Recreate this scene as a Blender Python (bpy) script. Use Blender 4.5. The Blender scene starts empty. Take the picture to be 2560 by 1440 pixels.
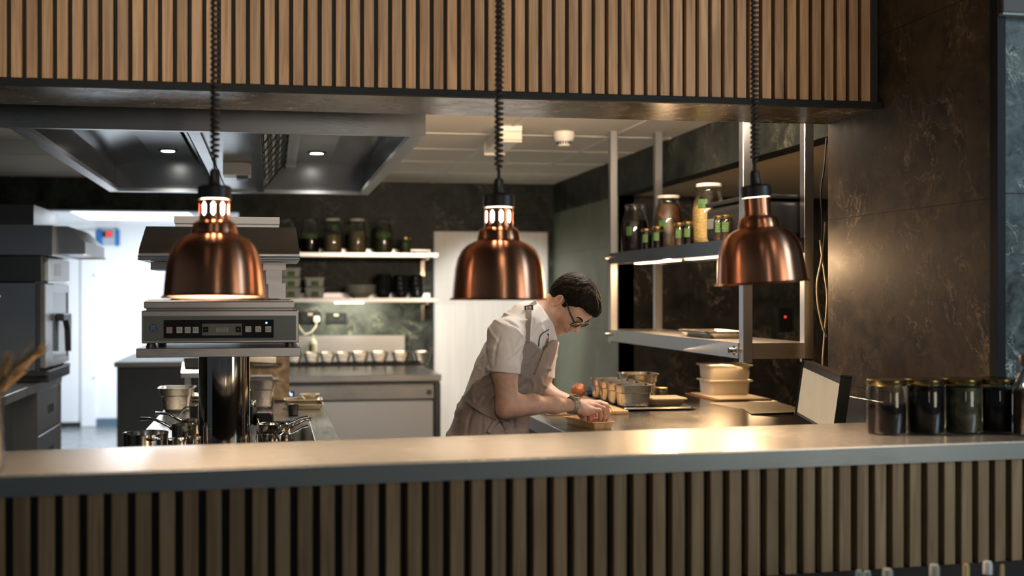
import bpy, bmesh, math, random
import numpy as np
from mathutils import Vector, Matrix
from math import radians, sin, cos, pi

# ------------------------------------------------------------------ camera, world, lights, exposure
SC = bpy.context.scene
COL = SC.collection
YAW = radians(8.43)
EYE = 1.42
cd = bpy.data.cameras.new('camera')
cam = bpy.data.objects.new('camera', cd)
COL.objects.link(cam)
cam.location = (0, 0, EYE)
cam.rotation_euler = (pi / 2, 0, -YAW)
cd.sensor_width = 36
cd.lens = 2700 / 2560 * 36
cd.shift_x = (1280 - 1080) / 2560
cd.shift_y = 15 / 2560
cd.clip_start = 0.05
cd.dof.use_dof = True
cd.dof.focus_distance = 3.93
cd.dof.aperture_fstop = 1.7
cd.dof.aperture_blades = 0
SC.camera = cam
SC.view_settings.view_transform = 'Standard'
SC.view_settings.look = 'None'
SC.view_settings.gamma = 1
SC.view_settings.exposure = 0.25
SC.cycles.max_bounces = 8
SC.cycles.transparent_max_bounces = 16
SC.cycles.sample_clamp_indirect = 6
SC.cycles.use_denoising = True
SC.cycles.caustics_reflective = True

W = bpy.data.worlds.new('world')
SC.world = W
W.use_nodes = True
W.node_tree.nodes['Background'].inputs[0].default_value = (0.72, 0.89, 1.0, 1)
W.node_tree.nodes['Background'].inputs[1].default_value = 0.06


def light(kind, name, loc, power, color, size=None, target=None, sy=None, spot=None, blend=0.4, parent=None):
    l = bpy.data.lights.new(name, kind)
    l.energy = power
    l.color = color
    if kind == 'AREA':
        l.shape = 'RECTANGLE' if sy else 'SQUARE'
        l.size = size
        if sy:
            l.size_y = sy
    else:
        l.shadow_soft_size = size or 0.03
    if kind == 'SPOT':
        l.spot_size = radians(spot)
        l.spot_blend = blend
    o = bpy.data.objects.new(name, l)
    COL.objects.link(o)
    o.location = loc
    if target:
        d = Vector(target) - Vector(loc)
        o.rotation_euler = d.to_track_quat('-Z', 'Y').to_euler()
    if parent:
        o.parent = parent
        o.location = Vector(loc) - parent.location
    return o


WARM = (1.0, 0.63, 0.33)
WARM2 = (1.0, 0.74, 0.48)
COOL = (0.87, 0.93, 1.0)
# added unseen spots that brighten only the slatted bulkhead
for sx, sp_ in ((-0.75, 85), (0.5, 85), (1.95, 70)):
    light('SPOT', 'bulkhead_fill_spot', (sx, 0.9, 2.92), sp_, (1.0, 0.80, 0.59), 0.25, (sx - 0.05, 3.5, 2.42), None, 62, 0.9)
# added area lights for daylight assumed on the guest side, no windows built
light('AREA', 'dining_fill_light', (0.75, -2.7, 1.75), 6, (1.0, 0.90, 0.78), 0.30, (0.6, 3.5, 1.5), 1.5)
light('AREA', 'dining_side_fill_light', (3.0, 0.3, 1.2), 14, (1.0, 0.88, 0.70), 0.8, (1.9, 2.6, 0.75), 1.0)
light('AREA', 'dining_far_fill_light', (3.4, 1.2, 2.3), 16, (0.55, 0.8, 1.0), 0.7, (2.7, 2.9, 1.6), 1.0)
# back room ceiling panel, then an added light for an assumed window
light('AREA', 'back_room_panel_light', (-1.15, 10.5, 2.12), 22, COOL, 1.3, (-1.15, 10.5, 0), 1.3)
light('AREA', 'back_room_fill_light', (-0.75, 10.2, 0.95), 36, COOL, 0.6, (-1.9, 12.0, 0.75), 0.6)
# spots inside the hood
for hx in (-0.56, 0.246):
    light('SPOT', 'hood_spot_light', (hx, 6.02, 2.185), 95, (1.0, 0.95, 0.86), 0.035, (hx, 6.02, 0), None, 142, 0.6)
# under-shelf strip on the back wall
light('AREA', 'back_shelf_strip_light', (0.62, 8.70, 1.343), 13, (1.0, 0.92, 0.72), 0.5, (0.62, 8.98, 1.10), 0.04)
# heat strips of the hanging gantry
light('AREA', 'gantry_heat_light', (2.09, 5.1, 1.575), 7, WARM, 0.1, (2.09, 5.1, 0), 1.5)
for gy_, gp_ in ((4.36, 15), (5.2, 5)):
    light('POINT', 'pillar_fill_light', (1.965, gy_, 1.555), gp_, WARM, 0.02)  # added bare points, no bulb there, for the warm glow on the pillar
light('AREA', 'gantry_lower_fill_light', (2.03, 4.9, 1.13), 2.0, WARM, 0.08, (1.75, 4.75, 0), 1.1)  # added light, an assumed heat source with no strip under the lower shelf
# added warm light hidden behind the bulkhead, brightening the kitchen ceiling
light('AREA', 'ceiling_fill_light', (1.17, 3.91, 2.17), 62, (1.0, 0.77, 0.56), 1.58, (1.0, 5.2, 2.38), 0.05)
# added spots without a fitting, brightening the white door and the chef
light('SPOT', 'door_fill_light', (1.35, 6.7, 2.33), 260, (1.0, 0.97, 0.93), 0.10, (1.95, 9.0, 0.95), None, 44, 0.5)
light('SPOT', 'chef_fill_light', (1.45, 4.25, 2.33), 58, (1.0, 0.94, 0.87), 0.1, (1.1, 4.0, 0.9), None, 80, 0.8)


# ------------------------------------------------------------------ reading a photo point on a known plane
def ray(px, py):
    u = (px - 1080) / 2700
    return Vector((sin(YAW) + u * cos(YAW), cos(YAW) - u * sin(YAW), (735 - py) / 2700))


def on_z(px, py, z):
    r = ray(px, py)
    return r * ((z - EYE) / r.z) + Vector((0, 0, EYE))


def on_y(px, py, y):
    r = ray(px, py)
    return r * (y / r.y) + Vector((0, 0, EYE))


def on_x(px, py, x):
    r = ray(px, py)
    return r * (x / r.x) + Vector((0, 0, EYE))


def on_d(px, py, d):
    return ray(px, py) * d + Vector((0, 0, EYE))


# ------------------------------------------------------------------ mesh builder
class MB:
    def __init__(self):
        self.bm = bmesh.new()

    def box(self, x0, x1, y0, y1, z0, z1, bev=0.0, seg=1):
        r = bmesh.ops.create_cube(self.bm, size=1)
        vs = r['verts']
        for v in vs:
            v.co = Vector(((x0 + x1) / 2 + v.co.x * (x1 - x0), (y0 + y1) / 2 + v.co.y * (y1 - y0), (z0 + z1) / 2 + v.co.z * (z1 - z0)))
        if bev:
            es = list({e for v in vs for e in v.link_edges})
            bmesh.ops.bevel(self.bm, geom=es, offset=bev, segments=seg, affect='EDGES', profile=0.5)
        return self

    def obox(self, c, half, axes, bev=0.0):
        n0 = set(self.bm.verts)
        r = bmesh.ops.create_cube(self.bm, size=2)
        for v in r['verts']:
            v.co = Vector(c) + Vector(axes[0]) * half[0] * v.co.x + Vector(axes[1]) * half[1] * v.co.y + Vector(axes[2]) * half[2] * v.co.z
        if bev:
            es = list({e for v in r['verts'] for e in v.link_edges})
            bmesh.ops.bevel(self.bm, geom=es, offset=bev, segments=2 if bev > 0.005 else 1, affect='EDGES', profile=0.5)
        return self

    def loft(self, rings, cap0=True, cap1=True, closed=True):
        vr = [[self.bm.verts.new(p) for p in r] for r in rings]
        n = len(vr[0])
        for a, b in zip(vr, vr[1:]):
            for i in range(n if closed else n - 1):
                j = (i + 1) % n
                self.bm.faces.new((a[i], a[j], b[j], b[i]))
        if cap0:
            self.bm.faces.new(vr[0][::-1])
        if cap1:
            self.bm.faces.new(vr[-1])
        return self

    def lathe(self, prof, c=(0, 0, 0), seg=32, cap0=False, cap1=False, sx=1, sy=1):
        rings = []
        for r, z in prof:
            rings.append([Vector((c[0] + sx * max(r, 1e-4) * cos(2 * pi * i / seg), c[1] + sy * max(r, 1e-4) * sin(2 * pi * i / seg), c[2] + z)) for i in range(seg)])
        return self.loft(rings, cap0, cap1)

    def cyl(self, p0, p1, r0, r1=None, seg=20, cap=True):
        return self.tube([p0, p1], [r0, r0 if r1 is None else r1], seg, cap)

    def tube(self, pts, r, seg=8, cap=True):
        pts = [Vector(p) for p in pts]
        rs = r if isinstance(r, (list, tuple)) else [r] * len(pts)
        rings = []
        t = (pts[1] - pts[0]).normalized()
        n = t.orthogonal().normalized()
        for i, p in enumerate(pts):
            t = (pts[min(i + 1, len(pts) - 1)] - pts[max(i - 1, 0)]).normalized()
            n = (n - t * n.dot(t)).normalized()
            b = t.cross(n)
            rings.append([p + rs[i] * (n * cos(2 * pi * k / seg) + b * sin(2 * pi * k / seg)) for k in range(seg)])
        return self.loft(rings, cap, cap)

    def prism(self, poly, z0, z1):
        return self.loft([[Vector((x, y, z0)) for x, y in poly], [Vector((x, y, z1)) for x, y in poly]])

    def sphere(self, c, r, seg=16, sc=(1, 1, 1)):
        n = seg // 2
        prof = [(sin(pi * i / n), -cos(pi * i / n)) for i in range(n + 1)]
        rings = [[Vector((c[0] + sc[0] * r * max(a, 1e-4) * cos(2 * pi * k / seg), c[1] + sc[1] * r * max(a, 1e-4) * sin(2 * pi * k / seg), c[2] + sc[2] * r * b)) for k in range(seg)] for a, b in prof]
        return self.loft(rings)

    def quad(self, a, b, c, d):
        self.bm.faces.new([self.bm.verts.new(Vector(p)) for p in (a, b, c, d)])
        return self

    def pan(self, w, d, h, taper=0.012, rim=0.008, th=0.0025, c=(0, 0, 0), rc=0.02, rot=0.0, step=0.0, bow=0, ch=0.02):
        """open rectangular container: outside, rolled rim, inside"""
        def rr(w_, d_, r_, z):
            pts = []
            r_ = max(0.002, min(r_, w_ / 2 - 0.001, d_ / 2 - 0.001))
            for cx, cy, a0 in ((w_ / 2 - r_, d_ / 2 - r_, 0), (-w_ / 2 + r_, d_ / 2 - r_, 90), (-w_ / 2 + r_, -d_ / 2 + r_, 180), (w_ / 2 - r_, -d_ / 2 + r_, 270)):
                for k in range(5):
                    a = radians(a0 + 22.5 * k)
                    x, y = cx + r_ * cos(a), cy + r_ * sin(a)
                    pts.append(Vector((c[0] + x * cos(rot) - y * sin(rot), c[1] + x * sin(rot) + y * cos(rot), c[2] + z)))
            return pts
        a = 2 * taper
        s = 2 * step
        R = [rr(w - a - ch - s, d - a - ch - s, rc, 0), rr(w - a - s, d - a - s, rc, 0.010)]
        if step:
            R += [rr(w - a * 0.35 - s, d - a * 0.35 - s, rc, h * 0.64), rr(w - a * 0.3, d - a * 0.3, rc, h * 0.68)]
        R += [rr(w, d, rc, h - 0.004), rr(w + 2 * rim, d + 2 * rim, rc + rim, h - 0.003), rr(w + 2 * rim, d + 2 * rim, rc + rim, h), rr(w - 2 * th, d - 2 * th, rc, h), rr(w - a - 2 * th - s, d - a - 2 * th - s, rc, 0.012 + th), rr(w - a - ch - 2 * th - s, d - a - ch - 2 * th - s, rc, 0.004 + th)]
        return self.loft(R)


def setp(o, label=None, cat=None, group=None, kind=None):
    for k, v in (('label', label), ('category', cat), ('group', group), ('kind', kind)):
        if v:
            o[k] = v
    return o


def obj(name, mb, mat, parent=None, smooth=35, label=None):
    bm = mb.bm if isinstance(mb, MB) else mb
    me = bpy.data.meshes.new(name)
    bmesh.ops.recalc_face_normals(bm, faces=bm.faces[:])
    bm.to_mesh(me)
    bm.free()
    o = bpy.data.objects.new(name, me)
    COL.objects.link(o)
    me.materials.append(mat)
    if smooth:
        smooth = 27 if smooth in (30, 35) else smooth
        me.shade_smooth()
        me.set_sharp_from_angle(angle=radians(smooth))
    if parent is not None:
        p, off = parent, Vector((0, 0, 0))
        while p is not None:
            off += p.location
            p = p.parent
        me.transform(Matrix.Translation(-off))
        o.parent = parent
    if label:
        o['label'] = label
    return o


def thing(name, label, cat, loc=(0, 0, 0), group=None, kind=None):
    o = bpy.data.objects.new(name, None)
    o.empty_display_size = 0.05
    COL.objects.link(o)
    o.location = loc
    return setp(o, label, cat, group, kind)


def solo(name, mb, mat, label, cat, loc=(0, 0, 0), group=None, smooth=35):
    """a thing that is one mesh, its origin at loc (mesh given in world space)"""
    mb.bm.transform(Matrix.Translation(-Vector(loc)))
    o = obj(name, mb, mat, None, smooth)
    o.location = loc
    return setp(o, label, cat, group)


def dup(src, loc, rz=0.0, label=None, group=None, scale=None):
    r = src.copy()
    COL.objects.link(r)
    r.location = loc
    r.rotation_euler = (src.rotation_euler.x, src.rotation_euler.y, rz)
    if scale:
        r.scale = scale
    if label:
        r['label'] = label
    if group:
        r['group'] = group
    for ch in src.children:
        c = ch.copy()
        COL.objects.link(c)
        c.parent = r
        for g in ch.children:
            d = g.copy()
            COL.objects.link(d)
            d.parent = c
    return r


def structure(name, mb, mat, parent=None, label=None, smooth=0):
    o = obj(name, mb, mat, parent, smooth)
    if parent is None:
        o['kind'] = 'structure'
    if label:
        o['label'] = label
    return o


def lettering(name, body, size, mat, parent, origin, right, up, extrude=0.0003, align='CENTER'):
    cu = bpy.data.curves.new('txt', 'FONT')
    cu.body = body
    cu.size = size
    cu.align_x = align
    cu.align_y = 'CENTER'
    cu.extrude = extrude
    t = bpy.data.objects.new('txt', cu)
    COL.objects.link(t)
    bpy.context.view_layer.update()
    me = bpy.data.meshes.new_from_object(t.evaluated_get(bpy.context.evaluated_depsgraph_get()))
    bpy.data.objects.remove(t)
    r, u = Vector(right).normalized(), Vector(up).normalized()
    n = r.cross(u)
    M = Matrix(((r.x, u.x, n.x, origin[0]), (r.y, u.y, n.y, origin[1]), (r.z, u.z, n.z, origin[2]), (0, 0, 0, 1)))
    bm = bmesh.new()
    bm.from_mesh(me)
    bm.transform(M)
    return obj(name, bm, mat, parent, 0)


# ------------------------------------------------------------------ materials
MAT = {}


def new_mat(name):
    m = bpy.data.materials.new(name)
    m.use_nodes = True
    nt = m.node_tree
    b = nt.nodes['Principled BSDF']
    MAT[name] = m
    return m, nt, b


def nd(nt, kind, **kw):
    n = nt.nodes.new(kind)
    for k, v in kw.items():
        if k.startswith('i_'):
            key = k[2:]
            n.inputs[int(key) if key.isdigit() else key.replace('_', ' ')].default_value = v
        else:
            setattr(n, k, v)
    return n


def ramp(nt, src, stops, interp='LINEAR'):
    r = nt.nodes.new('ShaderNodeValToRGB')
    r.color_ramp.interpolation = interp
    e = r.color_ramp.elements
    while len(e) < len(stops):
        e.new(0.5)
    for el, (p, c) in zip(e, stops):
        el.position = p
        el.color = (c[0], c[1], c[2], 1) if not isinstance(c, (int, float)) else (c, c, c, 1)
    nt.links.new(src, r.inputs[0])
    return r.outputs[0]


def coords(nt, scale=(1, 1, 1), rot=(0, 0, 0), space='Object'):
    t = nd(nt, 'ShaderNodeTexCoord')
    m = nd(nt, 'ShaderNodeMapping')
    m.inputs['Scale'].default_value = scale
    m.inputs['Rotation'].default_value = rot
    nt.links.new(t.outputs[space], m.inputs['Vector'])
    return m.outputs[0]


def plain(name, col, rough=0.5, metal=0.0, emit=None, estr=0.0, spec=0.5, noise=0.0, nscale=30, bump=0.0, coat=0.0, sheen=0.0, sss=0.0):
    m, nt, b = new_mat(name)
    b.inputs['Base Color'].default_value = (*col, 1)
    b.inputs['Roughness'].default_value = rough
    b.inputs['Metallic'].default_value = metal
    b.inputs['Specular IOR Level'].default_value = spec
    b.inputs['Coat Weight'].default_value = coat
    if sheen:
        b.inputs['Sheen Weight'].default_value = sheen
    if sss:
        b.inputs['Subsurface Weight'].default_value = sss
        b.inputs['Subsurface Radius'].default_value = (0.012, 0.005, 0.003)
        b.inputs['Subsurface Scale'].default_value = 1.0
    if emit:
        b.inputs['Emission Color'].default_value = (*emit, 1)
        b.inputs['Emission Strength'].default_value = estr
    if noise or bump:
        n = nd(nt, 'ShaderNodeTexNoise', i_Scale=nscale, i_Detail=4.0)
        nt.links.new(coords(nt), n.inputs['Vector'])
        if noise:
            c = ramp(nt, n.outputs[0], [(0.3, tuple(x * (1 - noise) for x in col)), (0.7, tuple(min(1, x * (1 + noise)) for x in col))])
            nt.links.new(c, b.inputs['Base Color'])
        if bump:
            bp = nd(nt, 'ShaderNodeBump', i_Strength=bump, i_Distance=0.002)
            nt.links.new(n.outputs[0], bp.inputs['Height'])
            nt.links.new(bp.outputs[0], b.inputs['Normal'])
    return m


def steel(name, col=(0.56, 0.57, 0.58), rough=0.3, stretch=(2, 60, 60), var=0.10, bump=0.02, aniso=0.0, rot=0.0, tan='Z', uv=False):
    m, nt, b = new_mat(name)
    b.inputs['Metallic'].default_value = 1.0
    n = nd(nt, 'ShaderNodeTexNoise', i_Scale=6.0, i_Detail=5.0)
    nt.links.new(coords(nt, stretch), n.inputs['Vector'])
    n2 = nd(nt, 'ShaderNodeTexNoise', i_Scale=3.0, i_Detail=3.0)
    nt.links.new(coords(nt), n2.inputs['Vector'])
    mx = nd(nt, 'ShaderNodeMath', operation='ADD')
    nt.links.new(n.outputs[0], mx.inputs[0])
    nt.links.new(n2.outputs[0], mx.inputs[1])
    c = ramp(nt, n.outputs[0], [(0.3, tuple(x * 0.975 for x in col)), (0.7, col)])
    nt.links.new(c, b.inputs['Base Color'])
    r = nd(nt, 'ShaderNodeMapRange', i_1=0.7, i_2=1.3, i_3=max(0.03, rough - var), i_4=rough + var)
    nt.links.new(mx.outputs[0], r.inputs[0])
    nt.links.new(r.outputs[0], b.inputs['Roughness'])
    if bump:
        bp = nd(nt, 'ShaderNodeBump', i_Strength=bump, i_Distance=0.001)
        nt.links.new(n.outputs[0], bp.inputs['Height'])
        nt.links.new(bp.outputs[0], b.inputs['Normal'])
    if aniso:
        b.inputs['Anisotropic'].default_value = aniso
        b.inputs['Anisotropic Rotation'].default_value = rot
        t = nd(nt, 'ShaderNodeTangent')
        if uv:
            t.direction_type = 'UV_MAP'
        else:
            t.direction_type = 'RADIAL'
            t.axis = tan
        nt.links.new(t.outputs[0], b.inputs['Tangent'])
    return m


def marble(name, base, mid, vein, rough=0.32, scale=1.0, joints=None, veins=1.0, rot=(0.3, 0.5, 0.2), axes=(0, 2), spec=0.5):
    m, nt, b = new_mat(name)
    b.inputs['Specular IOR Level'].default_value = spec
    v = coords(nt, (scale,) * 3, rot)
    nz = nd(nt, 'ShaderNodeTexNoise', i_Scale=2.2, i_Detail=6.0, i_Roughness=0.6)
    nt.links.new(v, nz.inputs['Vector'])
    sc = nd(nt, 'ShaderNodeVectorMath', operation='SCALE')
    sc.inputs['Scale'].default_value = 0.45
    nt.links.new(nz.outputs['Color'], sc.inputs[0])
    ad = nd(nt, 'ShaderNodeVectorMath', operation='ADD')
    nt.links.new(v, ad.inputs[0])
    nt.links.new(sc.outputs[0], ad.inputs[1])
    mp = nd(nt, 'ShaderNodeMapping')
    mp.inputs['Scale'].default_value = (1.9, 1.9, 0.8)
    mp.inputs['Rotation'].default_value = (0.5, 0.7, 0.4)
    nt.links.new(ad.outputs[0], mp.inputs['Vector'])

    def ridge(scale, detail, w0, w1, lo, hi, seed):
        a = nd(nt, 'ShaderNodeTexNoise', i_Scale=scale, i_Detail=detail, i_Roughness=0.55, i_Distortion=0.6)
        nt.links.new(mp.outputs[0], a.inputs['Vector'])
        q = nd(nt, 'ShaderNodeMath', operation='SUBTRACT', i_1=0.5)
        nt.links.new(a.outputs[0], q.inputs[0])
        ab = nd(nt, 'ShaderNodeMath', operation='ABSOLUTE')
        nt.links.new(q.outputs[0], ab.inputs[0])
        line = ramp(nt, ab.outputs[0], [(0.0, 1.0), (w0, 0.35), (w1, 0.0)])
        k_ = nd(nt, 'ShaderNodeTexNoise', i_Scale=2.3 + seed, i_Detail=4.0)
        nt.links.new(v, k_.inputs['Vector'])
        mk = ramp(nt, k_.outputs[0], [(lo, 0.0), (hi, veins)])
        ml = nd(nt, 'ShaderNodeMath', operation='MULTIPLY')
        nt.links.new(line, ml.inputs[0]); nt.links.new(mk, ml.inputs[1])
        return ml.outputs[0]

    s = nd(nt, 'ShaderNodeMath', operation='MAXIMUM')
    nt.links.new(ridge(2.6, 7.0, 0.006, 0.022, 0.50, 0.64, 0.0), s.inputs[0])
    nt.links.new(ridge(6.5, 6.0, 0.010, 0.035, 0.55, 0.75, 1.3), s.inputs[1])
    n3 = nd(nt, 'ShaderNodeTexNoise', i_Scale=7.0, i_Detail=8.0, i_Roughness=0.65)
    nt.links.new(ad.outputs[0], n3.inputs['Vector'])
    ground = ramp(nt, n3.outputs[0], [(0.35, base), (0.72, mid)])
    mix = nd(nt, 'ShaderNodeMixRGB')
    mix.inputs[2].default_value = (*vein, 1)
    nt.links.new(s.outputs[0], mix.inputs[0]); nt.links.new(ground, mix.inputs[1])
    out = mix.outputs[0]
    if joints:
        t = nd(nt, 'ShaderNodeTexCoord')
        sp = nd(nt, 'ShaderNodeSeparateXYZ')
        nt.links.new(t.outputs['Object'], sp.inputs[0])
        masks = []
        for ax, (period, off) in zip(axes, joints):
            if not period:
                continue
            q = nd(nt, 'ShaderNodeMath', operation='SUBTRACT', i_1=off)
            nt.links.new(sp.outputs[ax], q.inputs[0])
            w = nd(nt, 'ShaderNodeMath', operation='PINGPONG', i_1=period / 2)
            nt.links.new(q.outputs[0], w.inputs[0])
            g = nd(nt, 'ShaderNodeMath', operation='LESS_THAN', i_1=0.0016)
            nt.links.new(w.outputs[0], g.inputs[0])
            masks.append(g.outputs[0])
        for k in masks:
            mm = nd(nt, 'ShaderNodeMixRGB')
            mm.inputs[2].default_value = (0.004, 0.004, 0.004, 1)
            nt.links.new(k, mm.inputs[0]); nt.links.new(out, mm.inputs[1])
            out = mm.outputs[0]
    nt.links.new(out, b.inputs['Base Color'])
    rr = nd(nt, 'ShaderNodeMapRange', i_1=0.3, i_2=0.7, i_3=rough - 0.06, i_4=rough + 0.1)
    nt.links.new(n3.outputs[0], rr.inputs[0])
    nt.links.new(rr.outputs[0], b.inputs['Roughness'])
    return m


def oak(name, c0, c1, c2, rough=0.5):
    m, nt, b = new_mat(name)
    g = nd(nt, 'ShaderNodeNewGeometry')
    t = nd(nt, 'ShaderNodeTexCoord')
    cm = nd(nt, 'ShaderNodeCombineXYZ')
    mu = nd(nt, 'ShaderNodeMath', operation='MULTIPLY', i_1=37.0)
    nt.links.new(g.outputs['Random Per Island'], mu.inputs[0])
    for k in range(3):
        nt.links.new(mu.outputs[0], cm.inputs[k])
    ad = nd(nt, 'ShaderNodeVectorMath', operation='ADD')
    nt.links.new(t.outputs['Object'], ad.inputs[0]); nt.links.new(cm.outputs[0], ad.inputs[1])
    mp = nd(nt, 'ShaderNodeMapping')
    mp.inputs['Scale'].default_value = (45, 45, 2.2)
    nt.links.new(ad.outputs[0], mp.inputs['Vector'])
    n = nd(nt, 'ShaderNodeTexNoise', i_Scale=1.0, i_Detail=6.0, i_Distortion=1.2)
    nt.links.new(mp.outputs[0], n.inputs['Vector'])
    mp2 = nd(nt, 'ShaderNodeMapping')
    mp2.inputs['Scale'].default_value = (300, 300, 6)
    nt.links.new(ad.outputs[0], mp2.inputs['Vector'])
    n2 = nd(nt, 'ShaderNodeTexNoise', i_Scale=1.0, i_Detail=3.0)
    nt.links.new(mp2.outputs[0], n2.inputs['Vector'])
    s = nd(nt, 'ShaderNodeMath', operation='MULTIPLY_ADD', i_1=0.35)
    nt.links.new(n2.outputs[0], s.inputs[0]); nt.links.new(n.outputs[0], s.inputs[2])
    gr = ramp(nt, s.outputs[0], [(0.45, c0), (0.66, c1), (0.85, c2)])
    hs = nd(nt, 'ShaderNodeHueSaturation')
    vr = nd(nt, 'ShaderNodeMapRange', i_3=0.78, i_4=1.18)
    nt.links.new(g.outputs['Random Per Island'], vr.inputs[0])
    nt.links.new(vr.outputs[0], hs.inputs['Value'])
    nt.links.new(gr, hs.inputs['Color'])
    nt.links.new(hs.outputs[0], b.inputs['Base Color'])
    b.inputs['Roughness'].default_value = rough
    return m


def glassy(name, tint=(0.93, 0.97, 0.95), edge=0.75):
    m = bpy.data.materials.new(name)
    m.use_nodes = True
    nt = m.node_tree
    nt.nodes.remove(nt.nodes['Principled BSDF'])
    out = nt.nodes['Material Output']
    tr = nd(nt, 'ShaderNodeBsdfTransparent')
    tr.inputs[0].default_value = (*tint, 1)
    gl = nd(nt, 'ShaderNodeBsdfGlossy')
    gl.inputs['Roughness'].default_value = 0.04
    lw = nd(nt, 'ShaderNodeLayerWeight')
    lw.inputs[0].default_value = 0.28
    r = ramp(nt, lw.outputs['Fresnel'], [(0.0, 0.035), (1.0, edge)])
    mx = nd(nt, 'ShaderNodeMixShader')
    nt.links.new(r, mx.inputs[0]); nt.links.new(tr.outputs[0], mx.inputs[1]); nt.links.new(gl.outputs[0], mx.inputs[2])
    nt.links.new(mx.outputs[0], out.inputs[0])
    MAT[name] = m
    return m


def frosted(name, col, alpha=0.72, rough=0.4):
    m, nt, b = new_mat(name)
    b.inputs['Base Color'].default_value = (*col, 1)
    b.inputs['Roughness'].default_value = rough
    b.inputs['Alpha'].default_value = alpha
    b.inputs['Subsurface Weight'].default_value = 0.3
    b.inputs['Subsurface Radius'].default_value = (0.02, 0.015, 0.01)
    return m


def mottled(name, stops, scale=25, rough=0.5, stretch=(1, 1, 1)):
    m, nt, b = new_mat(name)
    n = nd(nt, 'ShaderNodeTexNoise', i_Scale=scale, i_Detail=5.0, i_Distortion=1.5)
    nt.links.new(coords(nt, stretch), n.inputs['Vector'])
    nt.links.new(ramp(nt, n.outputs[0], stops), b.inputs['Base Color'])
    b.inputs['Roughness'].default_value = rough
    return m


S_X = steel('brushed_steel', rough=0.29, stretch=(0.6, 110, 110), var=0.025, bump=0.0)
S_V = steel('brushed_steel_upright', rough=0.31, stretch=(110, 110, 0.6), var=0.025, bump=0.0)
S_DK = steel('dark_steel', (0.15, 0.155, 0.155), 0.30, (1, 60, 60), 0.04, 0.0)
S_MIR = steel('polished_steel', (0.60, 0.59, 0.57), 0.09, (60, 60, 1), 0.03, 0.0)
S_COL = steel('polished_column_steel', (0.42, 0.39, 0.36), 0.07, (60, 60, 1), 0.02, 0.0)
S_POT = steel('pot_steel', (0.58, 0.56, 0.52), 0.17, (1, 1, 60), 0.05, 0.0)
S_GN = steel('pan_steel', (0.55, 0.52, 0.47), 0.24, (4, 4, 4), 0.06, 0.01)
S_BAR = steel('bar_top_steel', (0.64, 0.61, 0.57), 0.25, (1, 50, 50), 0.04, 0.008, aniso=0.5, uv=True)
S_BAR.node_tree.nodes['Principled BSDF'].inputs['Metallic'].default_value = 0.82
S_BAR2 = steel('bar_edge_steel', (0.24, 0.28, 0.30), 0.5, (1, 50, 50), 0.05, 0.0)
S_HDK = steel('hood_shaded_steel', (0.10, 0.105, 0.11), 0.16, (1, 40, 40), 0.02, 0.0)  # hood steel darkened in its colour for the dark surroundings it mirrors
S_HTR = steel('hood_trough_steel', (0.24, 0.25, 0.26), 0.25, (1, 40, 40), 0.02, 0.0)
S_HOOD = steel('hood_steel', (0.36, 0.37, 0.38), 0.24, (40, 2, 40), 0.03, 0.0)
S_BRASSY = steel('worn_tray_steel', (0.60, 0.55, 0.42), 0.36, (4, 4, 4), 0.05, 0.0)
COPPER = steel('brushed_copper', (0.70, 0.335, 0.20), 0.29, (0.3, 0.3, 20), 0.0, 0.0, aniso=0.85, tan='Z', rot=0.25)
COPPER_IN = plain('lamp_inside', (0.85, 0.72, 0.62), 0.45, 0.6)
BLACK = plain('black_plastic', (0.012, 0.013, 0.014), 0.38)
BLACKM = plain('matt_black', (0.008, 0.009, 0.010), 0.7)
NAVY_EDGE = plain('dark_metal_trim', (0.006, 0.010, 0.014), 0.6, spec=0.2)
RUBBER = plain('cord_rubber', (0.010, 0.010, 0.011), 0.45)
M_DARK = marble('dark_marble', (0.013, 0.016, 0.015), (0.060, 0.068, 0.058), (0.26, 0.25, 0.18), 0.45, 1.0, joints=((1.2, 0.3), (0.6, 0.25)), veins=0.7, spec=0.13)
M_SOFFIT = marble('soffit_marble', (0.055, 0.040, 0.022), (0.17, 0.125, 0.070), (0.46, 0.32, 0.18), 0.22, 2.0, joints=((1.2, -0.55), (0, 0)), axes=(0, 1), veins=2.2)
M_PILLAR = marble('pillar_marble', (0.018, 0.014, 0.010), (0.085, 0.066, 0.044), (0.24, 0.18, 0.11), 0.46, 1.7, spec=0.3, joints=((0, 0), (0.62, 0.462)), axes=(1, 2))
M_BLUE = marble('blue_marble', (0.008, 0.016, 0.020), (0.13, 0.18, 0.195), (0.50, 0.56, 0.56), 0.45, 2.6, veins=1.6, spec=0.2, joints=((0, 0), (0.6, 0.515)), axes=(0, 2))
M_NICHE = marble('niche_marble', (0.018, 0.020, 0.020), (0.060, 0.058, 0.050), (0.50, 0.42, 0.30), 0.35, 1.5, joints=((0.62, 2.9), (0, 0)), axes=(0, 2), rot=(0.9, 0.4, 0.7))
M_SLATE = marble('pale_slate', (0.115, 0.140, 0.100), (0.185, 0.215, 0.160), (0.22, 0.24, 0.18), 0.45, 1.0, joints=((0.62, 7.72), (0.6, 0.56)), veins=0.25, axes=(1, 2))
OAK_TOP = oak('oak_slat', (0.22, 0.128, 0.064), (0.34, 0.212, 0.113), (0.44, 0.295, 0.168))
OAK_BAR = oak('oak_slat_pale', (0.19, 0.125, 0.068), (0.28, 0.195, 0.11), (0.34, 0.25, 0.15))
CEIL = plain('ceiling_tile', (0.68, 0.62, 0.53), 0.85, noise=0.03, nscale=120)
CEILGRID = plain('ceiling_grid', (0.70, 0.66, 0.58), 0.6)
PLASTER = plain('beige_plaster', (0.50, 0.40, 0.26), 0.8)
WHITE_WALL = plain('white_cladding', (0.80, 0.82, 0.84), 0.35)
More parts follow.
